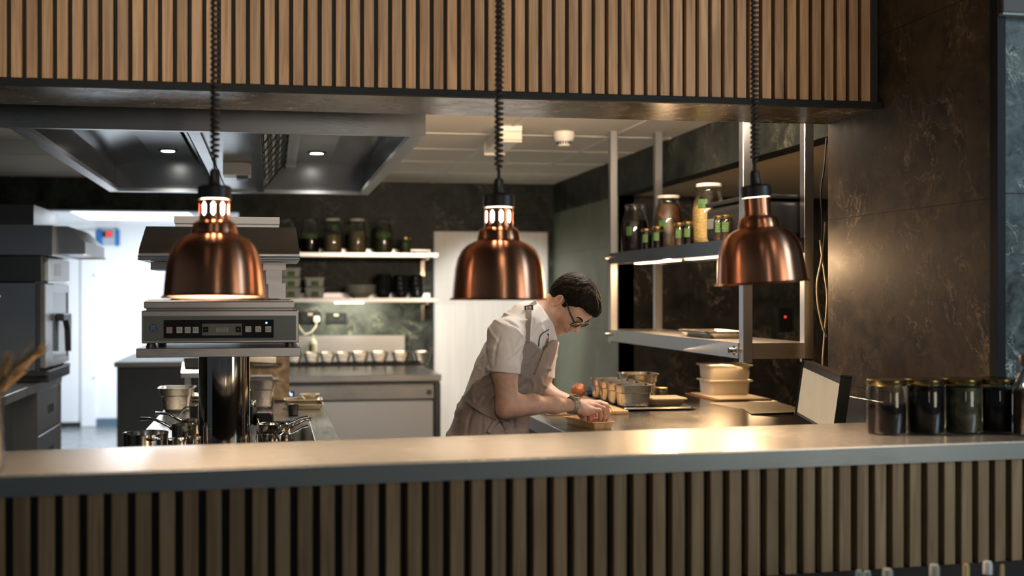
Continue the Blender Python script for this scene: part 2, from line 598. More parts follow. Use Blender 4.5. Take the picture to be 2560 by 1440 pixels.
WHITE_DOOR = mottled('white_door_paint', [(0.3, (0.70, 0.69, 0.65)), (0.7, (0.78, 0.77, 0.73))], 3, 0.45, (6, 6, 0.3))
FLOOR = plain('kitchen_floor', (0.20, 0.22, 0.23), 0.22, noise=0.25, nscale=6)
DARKCAB = plain('dark_cabinet', (0.016, 0.022, 0.026), 0.45)
GREYTOP = plain('grey_worktop', (0.16, 0.17, 0.17), 0.4)
WHITE_PL = plain('white_plastic', (0.75, 0.72, 0.66), 0.45)
GREEN = plain('green_label', (0.050, 0.125, 0.026), 0.6, noise=0.2, nscale=60)
LABEL_INK = plain('label_ink', (0.012, 0.03, 0.01), 0.7)
GLASS = glassy('jar_glass')
GLASSD = glassy('clear_glass', (0.97, 0.98, 0.97), 0.6)
LIQ_DARK = plain('dark_pickle_liquid', (0.006, 0.003, 0.004), 0.4, spec=0.1)
KRAUT = mottled('pickled_cabbage', [(0.3, (0.22, 0.12, 0.035)), (0.52, (0.45, 0.30, 0.11)), (0.75, (0.60, 0.45, 0.22))], 55, 0.6, (1, 1, 2.5))
MUSH = mottled('dark_preserves', [(0.35, (0.012, 0.006, 0.004)), (0.55, (0.085, 0.035, 0.014)), (0.75, (0.24, 0.13, 0.06))], 16, 0.45)
GRAIN = mottled('ochre_preserves', [(0.3, (0.10, 0.075, 0.03)), (0.7, (0.24, 0.19, 0.085))], 60, 0.6)
HERB = mottled('green_preserves', [(0.35, (0.012, 0.012, 0.006)), (0.7, (0.10, 0.095, 0.03))], 30, 0.5)
GOLD = steel('gold_lid', (0.62, 0.43, 0.14), 0.3, (4, 4, 4))
GOLD_DK = steel('dull_gold_lid', (0.20, 0.16, 0.07), 0.25, (4, 4, 4), 0.03, 0.0)
STRIPBLK = plain('black_strip', (0.006, 0.007, 0.008), 0.6, spec=0.1)
PLASTIC = frosted('milky_plastic', (0.72, 0.66, 0.56), 0.90)
PLASTIC2 = frosted('clear_tub_plastic', (0.55, 0.60, 0.58), 0.55)
PAPER = plain('cream_paper', (0.78, 0.68, 0.50), 0.7)
BOARD = oak('board_wood', (0.30, 0.19, 0.085), (0.40, 0.26, 0.12), (0.47, 0.32, 0.16), 0.5)
TRAYWOOD = oak('tray_wood', (0.42, 0.26, 0.11), (0.52, 0.34, 0.16), (0.60, 0.42, 0.21), 0.5)
FRUIT = mottled('fruit_skin', [(0.3, (0.13, 0.035, 0.017)), (0.6, (0.20, 0.062, 0.027)), (0.8, (0.26, 0.115, 0.05))], 30, 0.45)
CABLE = plain('pale_cable', (0.46, 0.40, 0.30), 0.5)
STAIN = mottled('stained_panel', [(0.3, (0.075, 0.052, 0.028)), (0.55, (0.18, 0.13, 0.075)), (0.75, (0.26, 0.20, 0.12))], 14, 0.55)
CLOTH = plain('kitchen_cloth', (0.55, 0.52, 0.45), 0.9, noise=0.1, nscale=80)
HOB = plain('black_glass', (0.006, 0.007, 0.008), 0.06)
SCREEN = mottled('lit_screen', [(0.35, (0.44, 0.39, 0.28)), (0.65, (0.52, 0.46, 0.34))], 6, 0.3)
SCREEN.node_tree.nodes['Principled BSDF'].inputs['Emission Color'].default_value = (1.0, 0.88, 0.62, 1)
SCREEN.node_tree.nodes['Principled BSDF'].inputs['Emission Strength'].default_value = 0.16
WHEAT = mottled('dried_wheat', [(0.3, (0.36, 0.23, 0.10)), (0.7, (0.58, 0.42, 0.22))], 90, 0.8)
BULB = plain('bulb_glow', (1, 0.9, 0.8), 0.3, emit=(1.0, 0.70, 0.47), estr=55)
SPOTG = plain('spot_glow', (1, 1, 1), 0.3, emit=(1.0, 0.96, 0.86), estr=14)
PANELG = plain('panel_glow', (1, 1, 1), 0.3, emit=(0.86, 0.93, 1.0), estr=1.6)
STRIPG = plain('strip_glow', (1, 1, 1), 0.3, emit=(1.0, 0.95, 0.80), estr=6)
HEATG = plain('heat_strip_glow', (1, 0.8, 0.6), 0.3, emit=(1.0, 0.62, 0.34), estr=14)
REDG = plain('red_digits', (0.5, 0.02, 0.02), 0.4, emit=(1.0, 0.05, 0.06), estr=2.5)
BLUEG = plain('blue_led', (0.4, 0.6, 1), 0.3, emit=(0.10, 0.22, 1.0), estr=5)
BLUEP = plain('blue_plastic', (0.02, 0.16, 0.45), 0.4)
PANELGREY = plain('control_panel_grey', (0.10, 0.12, 0.125), 0.25, 0.2)
BTN = plain('grey_button', (0.30, 0.33, 0.33), 0.4)
BTNR = plain('reddish_button', (0.22, 0.17, 0.165), 0.4)
INK = plain('button_print', (0.05, 0.06, 0.06), 0.5)
LOGO = plain('logo_blue', (0.012, 0.045, 0.13), 0.35)
LOGOW = plain('logo_pale', (0.20, 0.27, 0.34), 0.4)
LCD = plain('display_grey', (0.085, 0.10, 0.10), 0.25)
BASEB = plain('blue_grey_skirting', (0.09, 0.14, 0.19), 0.5)
CERAM = plain('grey_bowl_glaze', (0.36, 0.37, 0.34), 0.35)
CERAMB = plain('black_bowl_glaze', (0.008, 0.009, 0.010), 0.18)
SQUEEZE = frosted('squeeze_bottle_plastic', (0.62, 0.62, 0.50), 0.85)
FOODW = plain('white_garnish', (0.92, 0.92, 0.95), 0.4)
FOODP = plain('pink_bite', (0.70, 0.26, 0.17), 0.4)

# ================================================================== THE SETTING
ZC = 2.36
structure('floor', MB().box(-3.6, 5.2, -3.2, 12.2, -0.12, 0.0), FLOOR)
structure('ceiling', MB().box(-3.0, 2.384, 3.95, 9.3, ZC, ZC + 0.06), CEIL)
g = MB()
# ceiling grid rails, read from the tile joints of the photo
for X in (0.66, 1.335, 2.01):
    g.box(X - 0.012, X + 0.012, 3.95, 9.0, ZC - 0.004, ZC + 0.001)
for X in (-1.365, -0.69, -0.015, -2.04):
    g.box(X - 0.012, X + 0.012, 6.36, 9.0, ZC - 0.004, ZC + 0.001)
for Y in (6.24, 6.915, 7.59, 8.265, 8.94):
    g.box(-2.6, 2.384, Y - 0.012, Y + 0.012, ZC - 0.0035, ZC + 0.001)
g.box(0.58, 2.384, 5.565 - 0.012, 5.565 + 0.012, ZC - 0.0035, ZC + 0.001)
structure('trim_1', g, CEILGRID, label='pale grid rails of the tiled kitchen ceiling')
structure('ceiling_dining', MB().box(-3.6, 5.2, -3.2, 3.95, 3.05, 3.15), plain('dining_ceiling_paint', (0.06, 0.06, 0.06), 0.8))

# back wall with the opening to the back room and the white door's frame
w = MB()
w.box(-3.0, -1.80, 9.0, 9.15, 0, ZC)
w.box(-1.80, -0.27, 9.0, 9.15, 2.094, ZC)
w.box(-0.27, 1.345, 9.0, 9.15, 0, ZC)
w.box(1.345, 2.35, 9.0, 9.15, 1.955, ZC)
w.box(2.35, 2.5, 9.0, 9.15, 0, ZC)
structure('wall_back', w, M_DARK)
d1 = thing('door_1', None, None, (1.35, 9.03, 0), kind='structure')
obj('door_leaf', MB().box(1.352, 2.338, 9.012, 9.06, 0.01, 1.95, 0.003), WHITE_DOOR, d1)
obj('door_edge', MB().box(2.338, 2.349, 9.005, 9.06, 0.0, 1.954).box(1.346, 1.352, 9.005, 9.06, 0, 1.954), plain('door_seal_green', (0.012, 0.03, 0.022), 0.5), d1)
structure('baseboard_back', MB().box(1.17, 2.384, 8.985, 9.0, 0, 0.07), NAVY_EDGE)

# right side: pale slate wall, beam, niche
structure('wall_right', MB().box(2.384, 2.50, 7.25, 9.15, 0, 2.105), M_SLATE)
structure('trim_2', MB().box(2.384, 2.50, 3.86, 9.15, 2.105, ZC + 0.05), M_DARK, label='dark marble beam under the ceiling above the niche')
structure('ceiling_niche', MB().box(2.50, 5.2, 3.86, 7.4, 2.105, 2.16), PLASTER)
structure('wall_niche', MB().box(2.386, 5.2, 7.25, 7.4, 0, 2.105), M_NICHE)
structure('wall_side', MB().box(5.1, 5.2, 2.895, 7.4, 0, 3.05), M_DARK)
# marble pillar at the right end of the pass
structure('wall_pillar', MB().box(2.10, 3.2, 2.905, 3.857, 0, 3.05), M_PILLAR)
structure('wall_dining', MB().box(2.115, 5.2, 2.885, 2.904, 0, 3.05), M_BLUE)
structure('trim_3', MB().box(2.092, 2.118, 2.872, 2.907, 0, 3.05), NAVY_EDGE, label='dark corner strip of the marble pillar')
# left side wall
structure('wall_left', MB().box(-2.75, -2.6, 3.4, 9.0, 0, ZC), M_DARK)

# bulkhead over the pass
wf = structure('wall_front', MB().box(-3.4, 2.098, 3.512, 3.86, 2.075, 3.05), BLACKM)
sl = MB()
n = 0
X = 2.040
while X > -2.2:
    sl.box(X - 0.0165, X + 0.0165, 3.488, 3.5125, 2.0885, 3.05, 0.0015, 1)
    X -= 0.0455
obj('slat_cladding', sl, OAK_TOP, wf, 0)
obj('soffit', MB().box(-3.4, 2.098, 3.505, 3.872, 2.070, 2.0755), M_SOFFIT, wf, 0)
obj('edge_trim', MB().box(-3.4, 2.098, 3.484, 3.507, 2.066, 2.0865), NAVY_EDGE, wf, 0)

# back room
br = MB()
br.box(-3.6, 1.3, 12.0, 12.12, 0, 2.3)
structure('wall_far', br, WHITE_WALL)
structure('wall_back_room', MB().box(-3.6, -3.45, 9.15, 12.0, 0, 2.3).box(1.2, 1.3, 9.15, 12.0, 0, 2.3), WHITE_WALL)
structure('ceiling_back_room', MB().box(-3.6, 1.3, 9.15, 12.12, 2.17, 2.25), WHITE_WALL)
structure('trim_4', MB().box(-1.86, -1.2, 11.985, 12.0, 0, 0.085), BASEB, label='blue grey skirting of the back room')
d2 = thing('door_2', None, None, (-2.1, 11.98, 0), kind='structure')
obj('door_leaf', MB().box(-2.62, -2.05, 11.95, 11.995, 0.05, 2.02, 0.006), plain('cold_room_door', (0.72, 0.75, 0.79), 0.3), d2)
obj('door_frame', MB().box(-2.02, -1.87, 11.96, 12.0, 0.0, 2.1, 0.006), plain('cold_room_frame', (0.78, 0.80, 0.83), 0.35), d2)
obj('door_gap', MB().box(-2.62, -2.03, 11.955, 11.985, 0.0, 0.05), BLACKM, d2)
obj('frame_screws', MB().sphere((-1.885, 11.957, 1.62), 0.011, 10).sphere((-1.885, 11.957, 0.52), 0.011, 10), S_DK, d2)
lp = thing('ceiling_panel_light', 'flat glowing light panel in the back room ceiling', 'light', (-1.35, 10.4, 2.17))
obj('diffuser', MB().box(-1.78, -0.75, 9.9, 11.0, 2.155, 2.166), PANELG, lp)
obj('frame', MB().box(-1.81, -0.72, 9.87, 11.03, 2.1605, 2.1705), WHITE_WALL, lp)
cl = thing('wall_controller', 'blue and grey cold room controller with red digits on the white far wall', 'thermostat', (-1.74, 11.97, 2.03))
obj('housing', MB().box(-1.80, -1.66, 11.955, 12.0, 1.945, 2.11, 0.008), plain('controller_grey', (0.38, 0.45, 0.50), 0.4), cl)
obj('end_cap', MB().box(-1.862, -1.79, 11.945, 12.0, 1.935, 2.118, 0.02), BLUEP, cl)
obj('end_cap', MB().box(-1.668, -1.618, 11.945, 12.0, 1.935, 2.118, 0.015), BLUEP, cl)
obj('display', MB().box(-1.795, -1.69, 11.948, 11.957, 2.03, 2.09), BLACK, cl)
dg = MB()
for k in range(2):
    x0 = -1.752 + 0.03 * k
    for (a, b, c_, d_) in ((0, 0.02, 0.0, 0.004), (0, 0.02, 0.018, 0.022), (0, 0.02, 0.036, 0.04), (0, 0.004, 0, 0.04), (0.016, 0.02, 0, 0.04)):
        dg.box(x0 + a, x0 + b, 11.9465, 11.949, 2.04 + c_, 2.04 + d_)
obj('digits', dg, REDG, cl)

# ================================================================== BAR
def barY(x, back=False):
    if back:
        return 2.808 + (x + 0.667) * (3.044 - 2.808) / 2.363
    return 2.425 + (x + 0.576) * (2.601 - 2.425) / 2.547


BX0, BX1 = -1.7, 2.085
bar = thing('bar_counter', 'long steel topped pass counter with vertical oak slats', 'counter', (0.3, 2.6, 0))
bm_ = MB()
bm_.prism([(BX0, barY(BX0)), (BX1, barY(BX1)), (BX1, barY(BX1, True)), (BX0, barY(BX0, True))], 0.9865, 1.03)
bmesh.ops.bevel(bm_.bm, geom=[e for e in bm_.bm.edges if all(v.co.z > 1.029 for v in e.verts)], offset=0.003, segments=2, affect='EDGES')
bt = obj('worktop', bm_, S_BAR, bar, 30)
uvl = bt.data.uv_layers.new(name='UVMap')
for lp_ in bt.data.loops:
    co = bt.data.vertices[lp_.vertex_index].co
    uvl.data[lp_.index].uv = (co.x, co.y)
em = MB()
for z0, z1 in ((0.984, 1.0268),):
    em.prism([(BX0, barY(BX0) - 0.003), (BX1, barY(BX1) - 0.003), (BX1, barY(BX1) + 0.002), (BX0, barY(BX0) + 0.002)], z0, z1)
obj('front_edge', em, S_BAR2, bar, 30)
obj('carcass', MB().prism([(BX0, barY(BX0) + 0.03), (BX1, barY(BX1) + 0.03), (BX1, barY(BX1, True) - 0.02), (BX0, barY(BX0, True) - 0.02)], 0.0, 0.985), BLACKM, bar, 0)
sl = MB()
X = BX1 - 0.03
ang = math.atan2(2.601 - 2.425, 2.547)
ax, ay = Vector((cos(ang), sin(ang), 0)), Vector((-sin(ang), cos(ang), 0))
while X > BX0:
    y = barY(X) + 0.018
    sl.obox((X, y, 0.8485), (0.0165, 0.0125, 0.1355), (ax, ay, Vector((0, 0, 1))), 0.0015)
    X -= 0.0508
obj('slat_cladding', sl, OAK_BAR, bar, 0)
obj('plinth', MB().prism([(BX0, barY(BX0) + 0.012), (BX1, barY(BX1) + 0.012), (BX1, barY(BX1) + 0.03), (BX0, barY(BX0) + 0.03)], 0.0, 0.7125), BLACKM, bar, 0)

# bottles on a low table before the bar (only their tops reach the frame)
lt = thing('low_table', 'black side table set before the bar', 'table', (1.6, 2.32, 0))
obj('tabletop', MB().box(1.15, 2.06, 2.16, 2.44, 0.42, 0.45, 0.004), BLACKM, lt)
for sx in (1.18, 2.03):
    for sy in (2.18, 2.42):
        obj('leg', MB().box(sx - 0.015, sx + 0.015, sy - 0.015, sy + 0.015, 0, 0.42), BLACKM, lt)
capm = [plain('cap_teal', (0.22, 0.33, 0.34), 0.4), plain('cap_grey', (0.36, 0.40, 0.40), 0.4), plain('cap_cream', (0.55, 0.47, 0.26), 0.4), plain('cap_white', (0.62, 0.66, 0.75), 0.35)]
for bi, (px, ty, wpx, mi, dsc) in enumerate(((2148, 1427, 16, 0, 'small teal capped bottle top furthest from the corner pillar'), (2168, 1428, 18, 0, 'teal capped bottle top just beside the first teal one'), (2219, 1423, 24, 1, 'grey capped bottle top next to the teal pair'), (2336, 1412, 25, 1, 'rounded grey bottle top alone before the oak slats'), (2415, 1411, 15, 2, 'slim cream bottle top before the oak slats'), (2469, 1404, 23, 3, 'bright white bottle top before the oak slats, tallest of the row'), (2506, 1412, 8, 2, 'tiny yellowish bottle tip nearest the frame edge'))):
    bY = 2.36 if bi % 2 else 2.245
    p = on_y(px, ty, bY)
    r = wpx / 2 / 2700 * 2.45
    b = thing('bottle', dsc, 'bottle', (p.x, bY, 0.45), 'bottles before the bar')
    hgt = p.z - 0.45
    obj('glass_body', MB().lathe([(0, 0), (0.021, 0.0), (0.022, 0.01), (0.022, hgt * 0.55), (r * 0.8, hgt * 0.78), (r * 0.8, hgt - 0.03), (0, hgt - 0.03)], (p.x, bY, 0.4505), 20), CERAMB, b)
    obj('cap', MB().lathe([(0, 0), (r, 0), (r, 0.024), (r * 0.8, 0.03), (0, 0.03)], (p.x, bY, 0.4505 + hgt - 0.03), 18), capm[mi], b)

# ================================================================== HEAT LAMPS
def heat_lamp(px, rim_py, top_py, y, label, tilt, lean, cord_px_top, power, slotted=True):
    c = on_y(px, rim_py, y)
    root = thing('heat_lamp', label, 'lamp', c, 'copper heat lamps over the bar')
    R = 0.1205
    prof = [(1.06, 0.0), (1.04, 0.004), (1.0, 0.006), (0.985, 0.03), (0.965, 0.055), (0.94, 0.08), (0.885, 0.105), (0.80, 0.126), (0.68, 0.141), (0.55, 0.149), (0.475, 0.153), (0.46, 0.157), (0.465, 0.162), (0.44, 0.168), (0.435, 0.175), (0.40, 0.181), (0.345, 0.185), (0.31, 0.187), (0.305, 0.192)]
    m = MB()
    o1 = [(R * a, z) for a, z in prof]
    o2 = [(R * a - 0.002, z - 0.0015) for a, z in prof]
    m.lathe(o1, c, 64)
    shade = obj('shade', m, COPPER, root, 40)
    obj('shade_lining', MB().lathe([(r_ - 0.0015, z_) for r_, z_ in o2[1:]], c, 48), COPPER_IN, root, 40)
    # slotted neck
    rn = R * 0.305
    nk = MB()
    seg, slots = 80, 10
    zs = [0.190, 0.198, 0.202, 0.224, 0.228, 0.236]
    rings = [[nk.bm.verts.new((c.x + rn * cos(2 * pi * i / seg), c.y + rn * sin(2 * pi * i / seg), c.z + z)) for i in range(seg)] for z in zs]
    for k in range(len(zs) - 1):
        for i in range(seg):
            ph = i % (seg // slots)
            if slotted and ((k == 2 and ph in (2, 3, 4)) or (k in (1, 3) and ph in (3,))):
                continue
            j = (i + 1) % seg
            nk.bm.faces.new((rings[k][i], rings[k][j], rings[k + 1][j], rings[k + 1][i]))
    neck = obj('neck', nk, COPPER, root, 40)
    cap = obj('cap', MB().lathe([(0, 0.237), (rn * 1.04, 0.237), (rn * 1.10, 0.2375), (rn * 1.10, 0.266), (rn * 1.02, 0.270), (0.017, 0.271), (0.014, 0.276), (0.0125, 0.305), (0.009, 0.312), (0, 0.312)], c, 40), BLACK, root)
    bulb = obj('bulb', MB().lathe([(0, 0.045), (0.03, 0.05), (0.042, 0.075), (0.038, 0.11), (0.034, 0.15), (0.0325, 0.185), (0.0325, 0.235), (0, 0.236)], c, 24), BULB, root)
    root.rotation_euler = tilt
    # coiled cord rising to the ceiling
    top = on_y(cord_px_top, -60, y)
    a = c + root.rotation_euler.to_matrix() @ Vector((0, 0, 0.31))
    pts = []
    L = 3.05 - a.z
    pitch, rad = 0.0135, 0.0088
    zz = a.z + 0.02
    pts.append((a.x, a.y, a.z - 0.005))
    turns = (3.0 - zz) / pitch
    nst = int(turns * 10)
    for i in range(nst + 1):
        t = i / 10
        f = i / nst
        z = zz + t * pitch
        fr = min(1.0, i / 12)
        xx = a.x + (top.x - a.x) * min(1, (z - a.z) / (top.z - a.z)) ** 0.8
        pts.append((xx + rad * fr * cos(2 * pi * t), a.y + rad * fr * sin(2 * pi * t), z))
    pts.append((pts[-1][0], a.y, 3.05))
    cm = MB().tube(pts, 0.0040, 6)
    cord = obj('coiled_cord', cm, RUBBER, root, 60)
    cord.data.transform(root.rotation_euler.to_matrix().to_4x4().inverted())
    light('SPOT', 'heat_lamp_light', c + Vector((0, 0, 0.038)), power, WARM2, 0.03, c - Vector((0, 0, 1)), None, 146, 0.6, parent=root)
    return root


heat_lamp(536, 745, 525, 2.65, 'copper heat lamp with a glowing rim, hanging before the salamander grill', (radians(-2.5), 0, 0), 0.0, 538, 42)
heat_lamp(1247, 750, 545, 2.72, 'copper heat lamp hanging before the white door, beside the chef', (0, 0, 0), 0.0, 1249, 36)
heat_lamp(1905, 708, 507, 2.82, 'copper heat lamp hanging slightly tilted before the steel gantry shelf', (0, radians(-4.0), 0), -0.020, 1887, 20, False)

# ================================================================== EXTRACTION HOOD
hood = thing('extraction_hood', 'large steel extraction hood over the cooking island', 'hood', (-0.18, 5.2, 2.01))
m = MB()
x0, x1, y0, y1, z0 = -0.925, 0.568, 3.995, 6.44, 2.01
m.box(x0 - 0.075, x1, y0, y0 + 0.03, z0, ZC - 0.002)
m.box(x0, x1, y1 - 0.03, y1, z0, ZC - 0.002)
m.box(x0, x0 + 0.03, y0 + 0.03, y1 - 0.03, z0, ZC - 0.002)
m.box(x1 - 0.03, x1, y0 + 0.03, y1 - 0.03, z0, ZC - 0.002)
obj('canopy', m, S_X, hood, 0)
m = MB()
# gutter lip round the lower edge
m.box(x0 + 0.03, x0 + 0.055, y0 + 0.03, y1 - 0.03, z0, z0 + 0.02).box(x1 - 0.055, x1 - 0.03, y0 + 0.03, y1 - 0.03, z0, z0 + 0.02)
m.box(x0 + 0.03, x1 - 0.03, y1 - 0.055, y1 - 0.03, z0, z0 + 0.02)
obj('gutter', m, S_X, hood, 0)
ZH = 2.20
for (xa, xb) in ((-0.66, -0.44), (0.137, 0.335)):
    obj('lamp_panel', MB().box(xa, xb, 4.03, 6.41, ZH, ZH + 0.006), S_HOOD, hood, 0)
for (xa, xb) in ((x0 + 0.03, -0.66), (0.335, x1 - 0.03)):
    a_, b_ = (2.04, ZH + 0.003) if xa < -0.7 else (ZH + 0.003, 2.04)
    ia, ib = (xa + 0.002, xb) if xa < -0.7 else (xa, xb - 0.002)
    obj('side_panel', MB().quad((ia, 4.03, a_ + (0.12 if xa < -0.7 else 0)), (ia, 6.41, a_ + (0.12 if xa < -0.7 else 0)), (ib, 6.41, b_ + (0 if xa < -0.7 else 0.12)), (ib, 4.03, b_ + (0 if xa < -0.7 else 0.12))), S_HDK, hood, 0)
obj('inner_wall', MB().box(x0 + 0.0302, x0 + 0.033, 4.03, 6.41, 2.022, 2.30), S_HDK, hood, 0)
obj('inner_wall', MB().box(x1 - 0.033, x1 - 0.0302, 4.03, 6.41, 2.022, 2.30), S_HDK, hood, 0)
for (xa, xb) in ((x0 + 0.034, -0.27), (-0.045, x1 - 0.034)):
    obj('back_panel', MB().box(xa, xb, 6.400, 6.409, 2.021, 2.30), S_HOOD, hood, 0)
obj('trough', MB().box(-0.305, -0.262, 4.03, 6.40, 2.013, 2.03).box(-0.262, -0.075, 4.03, 6.40, 2.024, 2.032).box(-0.085, -0.045, 4.03, 6.40, 2.013, 2.03), S_HTR, hood, 0)
for side in (-1, 1):
    fm = MB()
    xa, xb = (-0.047, 0.085) if side > 0 else (-0.303, -0.40)
    za, zb = 2.03, ZH
    yq = 6.36
    obj('filter_backing', MB().quad((xa, 4.03, za), (xa, yq, za), (xb, yq, zb), (xb, 4.03, zb)), S_X, hood, 0)
    for k in range(20):
        t = (k + 0.5) / 20
        if k % 5 in (2, 3):
            continue
        fm.cyl((xa + (xb - xa) * t + 0.004 * side, 4.05, za + (zb - za) * t - 0.004), (xa + (xb - xa) * t + 0.004 * side, yq - 0.02, za + (zb - za) * t - 0.004), 0.0028, None, 6)
    for k in range(9):
        y = 4.25 + k * 0.25
        fm.cyl((xa + 0.006 * side, y, za - 0.001), (xb + 0.002 * side, y, zb - 0.006), 0.0035, None, 6)
    obj('baffle_filter', fm, BLACKM, hood)
    obj('filter_rail', MB().box(xb - 0.004, xb + 0.022, 4.03, yq, ZH - 0.03, ZH), S_X, hood, 0)
obj('filter_end_plate', MB().box(0.078, 0.137, 6.30, 6.40, 2.16, ZH).box(0.105, 0.137, 4.03, 6.40, 2.17, ZH), S_X, hood, 0)
for hx, hpx, hpy in ((-0.43, 420, 377), (0.22, 792, 383)):
    p = on_z(hpx, hpy, ZH - 0.002)
    fx = obj('spotlight', MB().lathe([(0.036, 0.002), (0.052, 0.002), (0.052, -0.003), (0.036, -0.003), (0.036, 0.002)], (p.x, p.y, ZH - 0.002), 28), S_DK, hood)
    obj('lens', MB().lathe([(0, -0.002), (0.036, -0.002), (0.036, 0.001), (0, 0.001)], (p.x, p.y, ZH - 0.002), 24), SPOTG, fx)
p0 = on_y(585, 455, 5.6)
obj('nozzle_box', MB().box(-0.222, -0.098, 5.02, 5.16, 1.966, 2.023), plain('box_pale_steel', (0.6, 0.6, 0.58), 0.4), hood, 0)
obj('nozzle', MB().box(-0.16, -0.11, 5.05, 5.14, 1.950, 1.9665), S_DK, hood, 0)

# ceiling fittings
el = thing('emergency_light', 'long cream bulkhead light on the kitchen ceiling', 'light', (1.33, 6.2, ZC))
e_ax = (Vector((0.05, 1, 0)).normalized(), Vector((1, -0.05, 0)).normalized(), Vector((0, 0, 1)))
obj('base_tray', MB().obox((1.335, 6.2, ZC - 0.0155), (0.30, 0.058, 0.0115), e_ax, 0.004), WHITE_PL, el)
em_ = MB().obox((1.335, 6.2, ZC - 0.052), (0.285, 0.05, 0.024), e_ax, 0.014)
obj('diffuser', em_, frosted('diffuser_plastic', (0.80, 0.74, 0.62), 0.85), el)
sp = on_z(1410, 330, ZC)
sd = thing('smoke_detector', 'round cream smoke detector on the kitchen ceiling', 'smoke detector', (sp.x, sp.y, ZC))
obj('base', MB().lathe([(0, -0.001), (0.060, -0.001), (0.062, -0.022), (0.056, -0.04), (0.050, -0.055), (0, -0.055)], (sp.x, sp.y, ZC), 32), WHITE_PL, sd)
obj('sensor_head', MB().lathe([(0.040, -0.0555), (0.036, -0.075), (0.030, -0.083), (0, -0.084)], (sp.x, sp.y, ZC), 28), WHITE_PL, sd)
vm = MB()
for k in range(16):
    a = 2 * pi * k / 16
    vm.obox((sp.x + 0.039 * cos(a), sp.y + 0.039 * sin(a), ZC - 0.0645), (0.0022, 0.004, 0.0075), (Vector((cos(a), sin(a), 0)), Vector((-sin(a), cos(a), 0)), Vector((0, 0, 1))))
obj('vent_slots', vm, BLACKM, sd)

# ================================================================== HANGING GANTRY SHELF
gx0, gx1, gy0, gy1 = 1.931, 2.244, 4.237, 6.05
gan = thing('gantry_shelf', 'ceiling hung steel gantry with two shelves over the worktop', 'shelf', (2.09, 5.14, 1.15))
T = 0.042
for (px_, py_) in ((gx0, gy0), (gx1 - T, gy0), (gx0, gy1 - T), (gx1 - T, gy1 - T)):
    near = py_ == gy0
    obj('post', MB().box(px_, px_ + T, py_, py_ + T, 1.135 if near else 1.14, ZC, 0.002), S_V, gan)
for nm, z0, z1 in (('upper_shelf', 1.592, 1.655), ('lower_shelf', 1.150, 1.216)):
    m = MB()
    m.box(gx0 + 0.003, gx1 - 0.003, gy0 + 0.003, gy1 - 0.003, z1 - 0.006, z1 - 0.0005)
    m.box(gx0 - 0.004, gx0 + 0.006, gy0 + T, gy1 - T + 0.02, z0, z1)
    m.box(gx1 - 0.008, gx1 + 0.002, gy0 + T, gy1 - T, z0, z1)
    m.box(gx0 + T, gx1 - T, gy0 + 0.002, gy0 + 0.012, z0, z1)
    m.box(gx0 + T, gx1 - T, gy1 - 0.012, gy1 - 0.002, z0, z1)
    obj(nm, m, S_X if nm == 'lower_shelf' else S_DK, gan, 0)
m = MB().box(1.99, 2.19, 4.42, 5.95, 1.594, 1.612)
obj('heat_strip_housing', m, S_X, gan, 0)
for a, b in ((4.5, 5.1), (5.25, 5.85)):
    obj('heat_strip', MB().box(2.02, 2.06, a, b, 1.588, 1.594), HEATG, gan, 0)
for (y, z) in ((gy1 - 0.03, 1.63), (gy1 - 0.03, 1.19), (gy0 + 0.075, 1.182)):
    kb = MB().cyl((gx0 - 0.03, y, z), (gx0 - 0.005, y, z), 0.011, 0.013, 14).cyl((gx0 - 0.007, y, z), (gx0 - 0.003, y, z), 0.02, None, 16)
    obj('clamp_knob', kb, S_MIR, gan)
obj('spec_plate', MB().box(2.11, 2.185, gy0 - 0.003, gy0 + 0.002, 1.598, 1.635), plain('plate_white', (0.5, 0.5, 0.48), 0.5), gan, 0)


def curved_label(c, r, z0, z1, a0, a1, n=10):
    m = MB()
    rings = []
    for z in (z0, z1):
        rings.append([Vector((c[0] + r * cos(a0 + (a1 - a0) * i / n), c[1] + r * sin(a0 + (a1 - a0) * i / n), c[2] + z)) for i in range(n + 1)])
    m.loft(rings, False, False, closed=False)
    return m


def scribble(c, r, z0, z1, a0, a1, rows, seed):
    """handwriting-like strokes on a label"""
    rd = random.Random(seed)
    m = MB()
    for k in range(rows):
        zc = z1 - (z1 - z0) * (k + 0.8) / (rows + 0.6)
        h = (z1 - z0) / rows * 0.3
        a = a0 + (a1 - a0) * 0.12
        pts = []
        while a < a0 + (a1 - a0) * rd.uniform(0.75, 0.92):
            pts.append((c[0] + r * cos(a), c[1] + r * sin(a), c[2] + zc + rd.uniform(-h, h)))
            a += (a1 - a0) * 0.07
        if len(pts) > 2:
            m.tube(pts, 0.0007, 4)
    return m


